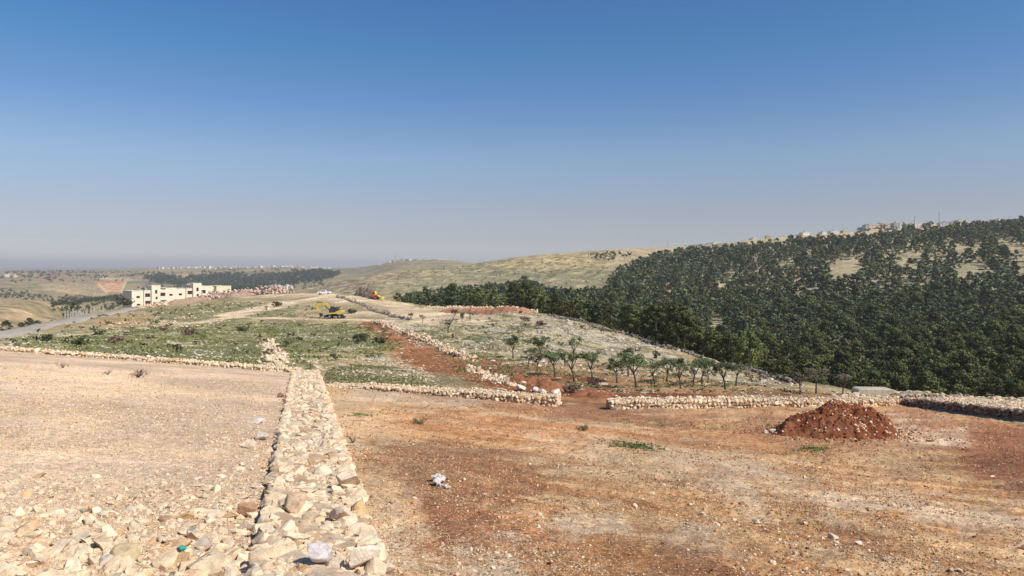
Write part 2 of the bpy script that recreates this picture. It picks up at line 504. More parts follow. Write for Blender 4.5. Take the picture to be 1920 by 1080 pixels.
M_GROUND = ground_material()
M_STONE = stone_material('limestone', 9.0)
M_STONE_FAR = stone_material('limestone_coarse', 2.5)
M_PINE = leaf_material('pine_needles')
M_LEAF = leaf_material('leaves')
M_BARK = plain('bark', (.10, .075, .055), var=.3, scale=6)
M_BARK_PALE = plain('grey_bark', (.085, .065, .05), var=.3, scale=12)

# ------------------------------------------------------------------ ground sheet
CREAM = np.array((.62, .455, .30)); ORANGE = np.array((.40, .225, .105)); RED = np.array((.30, .13, .06))
TAN = np.array((.34, .27, .165)); TRACK = np.array((.66, .52, .39)); DKRED = np.array((.20, .075, .04))

def W(*pts, dmin=2.0, dmax=12000):
    return [tuple(at(px, py, dmin, dmax)[:2]) for px, py in pts]

def lerp(c, t, col):
    return c * (1 - t[:, None]) + np.array(col)[None, :] * t[:, None]

def paint(x, y, z, px, py):
    N = len(x)
    k1 = k1d(px); near = y < k1
    u = wall_u(x, y)
    n1 = fbm(x / 2.2, y / 2.2, 5, 5); n2 = fbm(x / 7, y / 7, 5, 15); n3 = fbm(x / .5, y / .5, 3, 25)
    jit = (fbm((px - CX) / F * 16, np.log(y) * 16, 5, 51, .6) - .5) * 1.5
    col = np.tile(TAN, (N, 1)); rock = np.full(N, .12); grass = np.zeros(N); bush = np.zeros(N)
    far = sm(18, 45, y)
    # --- near left and right fields
    cl = lerp(np.tile(CREAM, (N, 1)), sm(.45, .75, n2) * .35, (.55, .38, .25))
    cl = lerp(cl, sm(.55, .8, n1) * .4, (.66, .52, .40))
    strk = fbm((x * .80 - y * .60) / 7.0, (x * .60 + y * .80) / .8, 4, 61)
    cr = lerp(np.tile(ORANGE, (N, 1)), sm(.46, .58, strk) * .72, (.54, .375, .215))
    strk2 = fbm((x * .84 - y * .54) / 9.0, (x * .54 + y * .84) / .32, 4, 63)
    cr = lerp(cr, sm(.52, .62, strk2) * .55, (.58, .41, .24)); cr = lerp(cr, sm(.46, .38, strk2) * .5, (.24, .105, .045))
    cr = lerp(cr, sm(.48, .68, n2) * .65, (.33, .16, .075))
    cr = lerp(cr, sm(.56, .72, fbm(x / 3.2 + 40, y / 3.2, 4, 88)) * .5, (.60, .45, .29))
    cr = lerp(cr, sm(.45, .7, n3) * .35, (.30, .15, .07))
    cr = lerp(cr, sm(3.6, .9, u + (n1 - .5) * 2) * .75, (.58, .42, .27))
    cl = lerp(cl, sm(.48, .62, fbm(x / 1.5 + 7, y / 1.5, 4, 305)) * .5, (.62, .43, .325))
    cl = cl * np.array((1.19, 1.10, 1.0)); cr = cr * np.array((1.16, 1.0, .80))
    side = sm(.0, .5, u + (n1 - .5) * .6)[:, None]
    cn = cl * (1 - side) + cr * side
    def patch(c, poly, color, soft=14, amt=1.0, j=45):
        s = poly_sd(px, py, poly) + jit * j
        return lerp(c, np.clip(sm(-soft, soft, s), 0, 1) * amt, color)
    cn = patch(cn, [(690, 860), (820, 815), (960, 850), (1060, 890), (1000, 930), (900, 960), (830, 1000), (770, 940)], (.25, .10, .045), 22, .7, 110)
    cn = patch(cn, [(800, 940), (880, 930), (960, 980), (900, 1050), (820, 1040)], (.26, .10, .045), 22, .6, 90)
    cn = patch(cn, [(1000, 740), (1145, 730), (1180, 770), (1340, 780), (1300, 800), (1100, 785), (1030, 780)], RED, 10, .8, 30)
    cn = patch(cn, [(1690, 770), (1760, 775), (1950, 815), (1950, 920), (1850, 905), (1780, 850), (1700, 830), (1640, 800)], (.235, .08, .035), 22, .92, 70)
    cn = patch(cn, [(1400, 790), (1500, 770), (1700, 790), (1720, 820), (1560, 850), (1420, 820)], RED, 14, .7, 50)
    cn = patch(cn, [(1500, 960), (1590, 985), (1640, 1000), (1700, 1040), (1640, 1040), (1560, 1000)], (.27, .11, .055), 10, .7, 20)
    cn = patch(cn, [(1360, 815), (1480, 800), (1420, 822)], RED, 8, .6, 30)
    cn = patch(cn, [(760, 736), (930, 742), (960, 760), (860, 758), (760, 748)], RED, 8, .7, 20)
    cn = patch(cn, [(1270, 600 + 145), (1450, 750), (1450, 770), (1290, 765)], (.36, .17, .08), 8, .5, 20)
    for pl in ([(1030, 960), (1130, 945), (1180, 985), (1080, 1000)], [(860, 1050), (960, 1030), (980, 1090), (860, 1090)], [(1150, 980), (1330, 990), (1400, 1050), (1240, 1040)], [(1450, 900), (1700, 905), (1950, 960), (1950, 1000), (1650, 960), (1450, 930)],
               [(640, 728), (900, 745), (900, 765), (660, 760)], [(1690, 795), (1810, 800), (1800, 822), (1700, 815)], [(1340, 900), (1420, 920), (1480, 1000), (1400, 990)], [(700, 900), (760, 930), (740, 1080), (690, 1080)], [(1000, 815), (1250, 850), (1500, 870), (1500, 890), (1200, 880)]):
        cn = patch(cn, pl, (.60, .43, .27), 26, .85 * (.4 + .6 * sm(.40, .58, strk)), 90)
    cn = patch(cn, [(1230, 1010), (1420, 1060), (1500, 1090), (1200, 1090)], (.26, .11, .05), 16, .6, 70)
    rn = np.where(u > .3, .16 + .25 * sm(.4, .7, n1), .30 + .2 * sm(.4, .7, n1))
    gn_ = np.zeros(N)
    for (cx_, cy_, rx, ry) in ((1190, 836, 60, 8), (675, 775, 22, 6), (1530, 838, 30, 5), (1300, 790, 260, 9)):
        q = ((px - cx_) / rx) ** 2 + ((py - cy_) / ry) ** 2
        gn_ = np.maximum(gn_, (.12 if rx < 100 else .14) * sm(1.8, .0, q + jit * 5.0))
    # --- beyond the near walls
    cf = col.copy(); rf = np.full(N, .14); gf = np.full(N, .12); bf = np.full(N, .0)
    A = (y >= k1) & (y < 420)
    g = A * 1.0
    left = g * (px < 1000)
    def area(poly, soft=8, j=20):
        return np.clip(sm(-soft, soft, poly_sd(px, py, poly) + jit * j), 0, 1) * g
    gr = area([(-300, 640), (0, 632), (150, 612), (300, 600), (560, 600), (700, 606), (760, 640), (790, 690), (830, 725), (560, 720), (0, 690), (-300, 690)], 10, 24)
    cf = lerp(cf, gr * .75, (.37, .30, .17)); gf = np.maximum(gf, gr * .5); cf = lerp(cf, gr * sm(.5, .6, fbm(x / 3, y / 5, 4, 401)) * .6, (.52, .42, .28))
    vg = area([(60, 655), (250, 645), (480, 640), (500, 685), (300, 680), (60, 665)], 8, 24)
    gf = np.maximum(gf, vg * .8)
    gw = area([(480, 612), (640, 605), (720, 640), (640, 665), (520, 650)], 8, 30); gf = np.maximum(gf, gw * .68)
    up = area([(150, 625), (300, 575), (430, 560), (560, 575), (560, 600), (300, 605)], 8, 16)
    cf = lerp(cf, up * .6, (.37, .28, .16)); gf = np.maximum(gf * 1.0, up * .6)
    lw = area([(560, 672), (700, 650), (800, 690), (830, 735), (620, 725)], 10, 30)
    cf = lerp(cf, lw * .6, (.34, .22, .11)); gf = gf * (1 - lw * .35); rf = np.maximum(rf, lw * .28)
    st = area([(690, 600), (830, 590), (980, 580), (1130, 608), (1250, 640), (1400, 690), (1520, 725), (1440, 735), (1250, 715), (1080, 690), (960, 665), (800, 640)], 8, 26)
    rf = np.maximum(rf, st * .42); cf = lerp(cf, st * .7, (.39, .32, .20)); gf = gf * (1 - st * .3) + st * .12
    st2 = area([(960, 590), (1060, 600), (1220, 660), (1380, 700), (1500, 735), (1350, 715), (1150, 680), (1000, 620)], 6, 20)
    rf = np.maximum(rf, st2 * .62); cf = lerp(cf, st2 * .55, (.50, .43, .32))
    rgh = fbm((x * .93 + y * .37) / 2.0, (x * .37 - y * .93) / 12.0, 5, 203, .62)
    rf = rf * (1 - st) + st * (.08 + .9 * sm(.50, .57, rgh))
    rgh = fbm((x * .93 + y * .37) / 1.3 + 9, (x * .37 - y * .93) / 6.0, 5, 207, .62)
    cf = lerp(cf, st * sm(.48, .54, rgh) * .85, (.16, .145, .075)); cf = lerp(cf, st * sm(.47, .40, rgh) * .6, (.52, .42, .28))
    ol = area([(900, 670), (1100, 680), (1300, 705), (1500, 735), (1690, 745), (1500, 755), (1150, 745), (1050, 735), (930, 720)], 8, 22)
    cf = lerp(cf, ol * .9, (.36, .20, .10)); gf = gf * (1 - ol * .3); rf = rf * (1 - ol * .8) + ol * .05
    r1 = area([(930, 712), (1040, 722), (1180, 735), (1500, 742), (1690, 740), (1690, 755), (1040, 755), (930, 735)], 6, 16)
    gp = area([(1000, 742), (1060, 728), (1200, 736), (1230, 750), (1200, 775), (1020, 775)], 5, 10)
    cf = lerp(cf, r1 * .8, (.29, .125, .06)); rf *= (1 - r1 * .6); gf *= (1 - r1 * .9) * (1 - gp); cf = lerp(cf, gp * .9, (.30, .14, .07))
    rr = area([(870, 668), (940, 675), (1000, 700), (1050, 722), (1040, 742), (930, 735), (870, 715)], 6, 20)
    cf = lerp(cf, rr * .8, (.33, .14, .06)); gf *= (1 - rr * .7)
    r3 = area([(815, 579), (870, 578), (1010, 581), (1010, 588), (870, 588)], 3, 6)
    cf = lerp(cf, r3 * .8, (.40, .20, .11)); rf *= (1 - r3 * .6)
    ew = area([(1120, 610), (1300, 658), (1480, 715), (1560, 735), (1480, 728), (1300, 672), (1150, 625)], 4, 12)
    cf = lerp(cf, ew * .7, (.42, .27, .15)); rf *= (1 - ew * .5)
    rc = area([(1690, 735), (1800, 740), (1960, 742), (1960, 775), (1800, 760), (1690, 750)], 5, 8)
    cf = lerp(cf, rc, (.58, .47, .34)); rf = np.maximum(rf, rc * .6); gf *= (1 - rc)
    ors = area([(180, 600), (300, 590), (260, 612), (190, 615)], 4, 14)
    cf = lerp(cf, ors * .6, (.42, .26, .13)); gf *= (1 - ors * .5)
    # tracks
    def track(c, pts, wd, color, soft=.35, amt=1.0, rrock=0.0, dmin=58, dmax=420):
        nonlocal rf, gf
        L = W(*pts, dmin=dmin, dmax=dmax)
        d = line_dist(x, y, L) + (n2 - .5) * wd * .5
        mk = sm(wd * (1 + soft), wd * (1 - soft), d) * amt * (y < dmax * 1.1) * (y >= k1)
        rf = rf * (1 - mk) + mk * rrock; gf = gf * (1 - mk)
        return lerp(c, mk, color)
    cf = track(cf, [(690, 606), (725, 622), (758, 645), (790, 668), (830, 692), (880, 712), (960, 735), (1050, 752)], 3.0, (.33, .13, .055), .5, .95, .10)
    tk = fbm((x * .85 + y * .5) / .8, (x * .5 - y * .85) / 5, 4, 311); redm = sm(.10, .05, np.abs(cf[:, 0] - .33)) * sm(.05, .03, np.abs(cf[:, 1] - .135))
    cf = lerp(cf, redm * sm(.46, .56, tk) * .8, (.22, .075, .03)); cf = lerp(cf, redm * sm(.46, .40, tk) * .5, (.42, .22, .12))
    cf = track(cf, [(800, 660), (850, 690), (905, 708), (980, 728)], 3.0, (.36, .155, .07), .5, .8, .04)
    cf = track(cf, [(150, 631), (230, 621), (320, 609), (400, 600), (440, 594), (480, 580), (530, 566), (600, 556)], 2.6, TRACK, .3)
    cf = track(cf, [(430, 594), (480, 596), (560, 598), (650, 599), (760, 601), (900, 602)], 1.9, TRACK, .3)
    cf = track(cf, [(480, 556), (560, 553), (640, 552), (700, 560), (760, 574), (830, 590), (860, 598)], 9.0, (.60, .46, .33), .3)
    cf = track(cf, [(440, 590), (520, 572), (600, 560), (660, 566)], 6.0, TRACK, .4)
    cf = track(cf, [(660, 592), (700, 585), (720, 592)], 4.0, TRACK, .5, .7)
    cf = track(cf, [(640, 552), (560, 550), (470, 548)], 6.0, TRACK, .4, .8)
    cf = track(cf, [(360, 572), (430, 566), (560, 557)], 4.0, (.5, .36, .24), .4, .7)
    # --- mid hill behind, valley and forest floor (420..2300 m)
    B = ((y >= kz_d(4, px) * .97) & (y < 2300)).astype(float)
    mid = lerp(np.tile(np.array((.30, .245, .135)), (N, 1)), sm(.4, .7, fbm(x / 90, y / 90, 4, 71)) * .8, (.24, .22, .11))
    mid = lerp(mid, sm(.5, .7, fbm(x / 40, y / 25, 4, 72)) * .5, (.34, .25, .15))
    ban = fbm(x / 45, z / 1.3, 5, 74, .62)
    mid = lerp(mid, sm(.50, .60, ban) * .6, (.16, .15, .08)); mid = lerp(mid, sm(.47, .38, ban) * .55, (.44, .36, .22))
    def areaB(poly, soft=4, j=10):
        return np.clip(sm(-soft, soft, poly_sd(px, py, poly) + jit * j), 0, 1) * B
    gb = np.full(N, .25); rb = np.full(N, .16); bb = np.full(N, .24)
    mid = lerp(mid, sm(.5, .62, fbm(x / 16, y / 30, 4, 79)) * .45, (.17, .165, .085))
    m_ = areaB([(900, 500), (1000, 478), (1150, 468), (1300, 462), (1340, 470), (1180, 500), (1000, 505)], 4, 10); mid = lerp(mid, m_ * .7, (.44, .33, .17)); gb *= (1 - m_ * .7)
    m_ = areaB([(1090, 470), (1200, 462), (1330, 462), (1300, 470), (1200, 474)], 2, 5); mid = lerp(mid, m_ * .8, (.47, .33, .18)); bb *= (1 - m_ * .8)
    m_ = areaB([(700, 530), (900, 512), (1100, 515), (1160, 530), (1050, 560), (760, 560)], 5, 18); gb = gb + m_ * .12; rb += m_ * .15
    m_ = areaB([(560, 548), (640, 525), (760, 508), (760, 530), (660, 548)], 4, 12); mid = lerp(mid, m_ * .6, (.30, .22, .15)); gb *= (1 - m_ * .6)
    m_ = areaB([(0, 568), (60, 563), (120, 575), (120, 600), (0, 605)], 3, 9); mid = lerp(mid, m_ * .9, (.45, .29, .16)); gb *= (1 - m_); bb *= (1 - m_ * .7)
    m_ = areaB([(75, 535), (180, 530), (205, 552), (90, 556)], 2, 5); mid = lerp(mid, m_ * .9, (.37, .27, .16)); gb *= (1 - m_); bb *= (1 - m_)
    m_ = areaB([(0, 540), (75, 532), (90, 556), (220, 552), (240, 570), (240, 580), (120, 572), (0, 562)], 3, 8); gb += m_ * .15; bb += m_ * .22
    mid = mid * (.62 + .76 * sm(.36, .64, fbm(x / 6, y / 16, 5, 76, .62)))[:, None]
    lf = sm(620, 480, px) * B
    mid = lerp(mid, lf * .55, (.40, .29, .18)); mid = lerp(mid, lf * sm(.50, .57, fbm(x / 60, y / 45, 4, 411)) * .7, (.20, .17, .09)); mid = lerp(mid, lf * sm(.55, .62, fbm(x / 90 + 4, y / 30, 4, 412)) * .7, (.52, .38, .25))
    # forest slope floor
    fo = (px > 1150) & (y < 1100)
    mid = np.where((fo & (B > 0))[:, None], lerp(mid, sm(.4, .6, fbm(x / 14, y / 14, 3, 91)) * .8, (.40, .31, .19)), mid)
    rb = np.where(fo, .45, rb); bb = np.where(fo, .05, bb)
    m_ = areaB([(1400, 448), (1600, 430), (1760, 424), (1780, 434), (1600, 442), (1400, 458)], 2, 3) * (y > 700); mid = lerp(mid, m_ * .9, (.52, .40, .25)); rb *= (1 - m_ * .6); bb *= (1 - m_)
    for poly in ([(1260, 470), (1240, 478), (1210, 495), (1205, 493), (1235, 474), (1258, 467)],):
        m_ = areaB(poly, 1.5, 2); mid = lerp(mid, m_, (.52, .42, .28))
    # contour terraces of stone on the middle hill
    tr = np.abs(((z + 6 * fbm(x / 120, y / 120, 3, 93)) / 5.0) % 1.0 - .5)
    m_ = sm(.10, .03, tr) * B * ((px > 560) & (px < 1180)) * sm(.4, .55, fbm(x / 60, y / 60, 3, 94)); mid = lerp(mid, m_ * .7, (.48, .40, .27))
    # far
    Cc = (y >= 2000).astype(float)
    fr = lerp(np.tile(np.array((.25, .215, .13)), (N, 1)), sm(.4, .65, fbm(x / 300, y / 200, 4, 101)) * .8, (.33, .24, .16))
    fr = lerp(fr, sm(.5, .7, fbm(x / 120 + 5, y / 400, 4, 103)) * .6, (.38, .30, .21))
    fr = lerp(fr, sm(.50, .56, fbm(x / 160, y / 70, 4, 413)) * .7, (.40, .27, .17)); fr = lerp(fr, sm(.52, .58, fbm(x / 90, y / 60 + 7, 4, 414)) * .7, (.14, .13, .07))
    cc = cf * (1 - B[:, None]) + mid * B[:, None]
    rr_ = rf * (1 - B) + rb * B; gg = gf * (1 - B) + gb * B; bb_ = bb * B
    tC = sm(1500, 2200, y)
    cc = cc * (1 - tC[:, None]) + fr * tC[:, None]; gg = gg * (1 - tC) + tC * .25; rr_ = rr_ * (1 - tC) + tC * .05; bb_ = bb_ * (1 - tC) + tC * .3
    def areaC(poly, soft=2, j=4):
        return np.clip(sm(-soft, soft, poly_sd(px, py, poly) + jit * j), 0, 1) * (y > 900)
    for poly, c in (([(176, 528), (235, 526), (226, 548), (198, 549)], (.52, .22, .11)),
                    ([(0, 516), (28, 518), (48, 533), (0, 535)], (.20, .14, .09)),
                    ([(300, 514), (390, 510), (400, 518), (310, 522)], (.42, .28, .16)),
                    ([(222, 512), (262, 512), (262, 520), (232, 520)], (.26, .16, .12)),
                    ([(66, 512), (130, 514), (128, 528), (72, 524)], (.30, .19, .13)),
                    ([(185, 518), (250, 522), (250, 526), (180, 524)], (.52, .42, .28))):
        m_ = areaC(poly); cc = lerp(cc, m_ * .9, c); gg *= (1 - m_); bb_ *= (1 - m_)
    for a_, b_ in (((183, 532), (199, 549)), ((235, 528), (226, 548))):
        d_ = poly_sd(px, py, [a_, b_, (b_[0] + 2, b_[1]), (a_[0] + 2, a_[1])]); m_ = sm(-1.5, .5, d_) * (y > 900); cc = lerp(cc, m_, (.70, .54, .38)); bb_ *= (1 - m_)
    for rw in (533, 537, 541, 545):
        m_ = sm(1.3, .2, np.abs(py - rw)) * areaC([(185, 528), (233, 528), (226, 548), (200, 549)], .5, 0); cc = lerp(cc, m_ * .85, (.66, .50, .34))
    for rw in (521, 525, 529):
        m_ = sm(1.2, .3, np.abs(py - rw)) * areaC([(0, 516), (28, 518), (48, 533), (0, 535)], .5, 0); cc = lerp(cc, m_ * .7, (.40, .30, .2))
    cc = cc * np.array((1.03, .99, .84)); cn = cn * 1.0
    lum = cn[:, 1]; rn = np.where(u > .3, rn * np.clip((lum - .10) / .18, .15, 1.3), rn)
    nm = near[:, None]
    col = np.where(nm, cn, cc)
    return np.clip(col, .01, .9), np.where(near, rn, rr_), np.where(near, gn_, gg), np.where(near, 0, far), np.where(near, 0, bb_)

def kz_d(j, px):
    return np.interp(px, TC, kd[j])

def build_ground():
    cpx = np.concatenate([np.arange(-880, -60, 14), np.arange(-60, 1984, 2.5), np.arange(1984, 2880, 14)]).astype(float)
    nc = len(cpx)
    K = np.array([np.interp(cpx, TC, kd[j]) for j in range(len(kd))])   # (nk, nc)
    k1 = k1d(cpx)
    rows = []
    n0 = 430
    for i in range(n0):                                   # near ground: even steps in 1/d
        s = i / n0
        rows.append(1.0 / ((1 / 2.6) * (1 - s) + (1 / (k1 - .01)) * s))
    def seg(a, b, n, k=None):
        for i in range(n):
            rows.append(np.exp(np.log(a) + (np.log(b) - np.log(a)) * (i / n)))
    seg(k1 + .01, K[1], 8); seg(K[1], K[2], 40); seg(K[2], K[3], 46); seg(K[3], K[4], 60)
    seg(K[4], K[5], 12); seg(K[5], K[6], 50); seg(K[6], K[7], 70); seg(K[7], K[8], 14); seg(K[8], K[9], 44); seg(K[9], K[10], 6); seg(K[10], K[11], 14)
    rows.append(K[11] * 1.0)
    D = np.array(rows); nr = len(D)
    PX = np.tile(cpx, (nr, 1))
    X = (PX - CX) / F * D; Y = D
    Z = ground(X.ravel(), Y.ravel())
    x = X.ravel(); y = Y.ravel()
    py = HZ - Z / y * F
    col, rock, grass, far, bush = paint(x, y, Z, PX.ravel(), py)
    V = np.stack([x, y, Z], 1)
    idx = np.arange(nr * nc).reshape(nr, nc)
    f = np.stack([idx[:-1, :-1], idx[:-1, 1:], idx[1:, 1:], idx[1:, :-1]], -1).reshape(-1, 4)
    me = mesh_np('ground', V, f, 4, col, dict(rock=rock, grass=grass, far=far, bush=bush))
    o = link('ground', me, M_GROUND)
    tag(o, kind='structure')
    # ground under and behind the camera, and out to both sides
    gx = np.arange(-45, 45.1, .75); gy = np.arange(-25, 18.1, .75)
    X, Y = np.meshgrid(gx, gy); x = X.ravel(); y = Y.ravel()
    z = z_near(x, y) + (fbm(x * 1.1, y * 1.1, 3, 3) - .5) * .12
    inside = np.abs(x) < np.maximum(y, 0) * 1.25
    z = z - np.where(inside & (y > 3.0), .6, 0.02)
    n1 = fbm(x / 2.2, y / 2.2, 4, 5)
    c = np.where((wall_u(x, y) > .3)[:, None], lerp(np.tile(ORANGE, (len(x), 1)), sm(.4, .6, n1), (.55, .40, .25)), np.tile(CREAM, (len(x), 1)))
    idx = np.arange(len(x)).reshape(len(gy), len(gx))
    f = np.stack([idx[:-1, :-1], idx[:-1, 1:], idx[1:, 1:], idx[1:, :-1]], -1).reshape(-1, 4)
    me = mesh_np('ground_behind', np.stack([x, y, z], 1), f, 4, c, dict(rock=np.full(len(x), .25), grass=np.zeros(len(x)), far=np.zeros(len(x)), bush=np.zeros(len(x))))
    tag(link('ground', me, M_GROUND), kind='structure')

build_ground()

# ------------------------------------------------------------------ rocks
def ico(sub):
    bm = bmesh.new(); bmesh.ops.create_icosphere(bm, subdivisions=sub, radius=1.0)
    V = np.array([v.co[:] for v in bm.verts]); Fc = np.array([[v.index for v in f.verts] for f in bm.faces]); bm.free()
    return V, Fc
ICO = {k: ico(k) for k in (1, 2, 3, 4)}

def rock_variant(sub, seed, angular=.8):
    r = np.random.RandomState(seed)
    V, Fc = ICO[sub]; V = V.copy()
    for _ in range(15):
        n = r.normal(size=3); n /= np.linalg.norm(n)
        off = r.uniform(.38, .8)
        d = V @ n - off
        V = V - np.clip(d, 0, None)[:, None] * n[None, :]
    ph = r.uniform(0, 50, 3)
    k = 1 + .07 * (noise(V[:, 0] * 3.1 + ph[0], V[:, 1] * 3.1 + V[:, 2] * 2.3 + ph[1], seed) - .5) + .035 * (noise(V[:, 2] * 8 + ph[2], V[:, 0] * 8 - V[:, 1] * 6, seed + 1) - .5)
    V = V * k[:, None]
    V = V - (V.max(0) + V.min(0)) / 2
    V = V / np.abs(V).max(0) ** .7 / np.abs(V).max() ** .3
    return V, Fc
ROCKS = {s: [rock_variant(s, 100 * s + i) for i in range(10)] for s in (1, 2, 3, 4)}

def chip_variant(seed):
    r = np.random.RandomState(seed)
    V = np.array([(1, 0, 0), (-1, 0, 0), (0, 1, 0), (0, -1, 0), (0, 0, 1), (0, 0, -1)], float) * r.uniform(.6, 1.1, (6, 1)) + r.uniform(-.25, .25, (6, 3))
    Fc = np.array([(0, 2, 4), (2, 1, 4), (1, 3, 4), (3, 0, 4), (2, 0, 5), (1, 2, 5), (3, 1, 5), (0, 3, 5)])
    return V, Fc
ROCKS[0] = [chip_variant(40 + i) for i in range(10)]

def rotmats(n, r, tilt=1.0):
    q = r.normal(size=(n, 4)); 
    if tilt < 1:
        a_ = r.uniform(0, 2 * np.pi, n); q = np.stack([np.cos(a_ / 2), r.normal(size=n) * tilt * .3, r.normal(size=n) * tilt * .3, np.sin(a_ / 2)], 1)
    q /= np.linalg.norm(q, axis=1)[:, None]
    w_, x_, y_, z_ = q.T
    R = np.empty((n, 3, 3))
    R[:, 0, 0] = 1 - 2 * (y_ * y_ + z_ * z_); R[:, 0, 1] = 2 * (x_ * y_ - z_ * w_); R[:, 0, 2] = 2 * (x_ * z_ + y_ * w_)
    R[:, 1, 0] = 2 * (x_ * y_ + z_ * w_); R[:, 1, 1] = 1 - 2 * (x_ * x_ + z_ * z_); R[:, 1, 2] = 2 * (y_ * z_ - x_ * w_)
    R[:, 2, 0] = 2 * (x_ * z_ - y_ * w_); R[:, 2, 1] = 2 * (y_ * z_ + x_ * w_); R[:, 2, 2] = 1 - 2 * (x_ * x_ + y_ * y_)
    return R

def merge(variants, pos, scl, R, cols, vi):
    """many small solids into one vertex/face/colour array"""
    Vs, Fs, Cs = [], [], []; off = 0
    for k, (V, Fc) in enumerate(variants):
        m = np.where(vi == k)[0]
        if not len(m): continue
        P = V[None] * scl[m][:, None, :]
        P = np.einsum('nij,nvj->nvi', R[m], P) + pos[m][:, None, :]
        Vs.append(P.reshape(-1, 3))
        Fs.append((Fc[None] + (np.arange(len(m)) * len(V))[:, None, None] + off).reshape(-1, 3))
        Cs.append(np.repeat(cols[m], len(V), 0)); off += len(m) * len(V)
    return np.concatenate(Vs), np.concatenate(Fs), np.concatenate(Cs)

STONE_COLS = np.array([(.62, .50, .37), (.66, .54, .41), (.58, .46, .33), (.64, .50, .36), (.62, .52, .40), (.57, .47, .37), (.50, .34, .20), (.56, .38, .22), (.36, .24, .16), (.50, .43, .36), (.68, .57, .43), (.62, .45, .31)])
def stone_cols(n, r, bias=None):
    p = np.array([5, 5, 4, 4, 4, 2, 1.2, 1.2, .5, 1.2, 3, 1.2]); p = p / p.sum()
    c = STONE_COLS[r.choice(len(STONE_COLS), n, p=p)] * r.uniform(.90, 1.08, (n, 1)) * np.array((1.02, .965, .87))
    return c

def rocks(name, pos, size, r, sub=2, flat=.7, cols=None, tilt=1.0, mat=None, parent=None, sink=0.0):
    n = len(pos)
    s = np.stack([size * r.uniform(.8, 1.25, n), size * r.uniform(.65, 1.0, n), size * r.uniform(flat * .7, flat * 1.2, n)], 1)
    if cols is None: cols = stone_cols(n, r)
    V, Fc, C = merge(ROCKS[sub], pos, s, rotmats(n, r, tilt), cols, r.randint(0, 10, n))
    return link(name, mesh_np(name, V, Fc, 3, C, smooth=False), mat or M_STONE, parent)

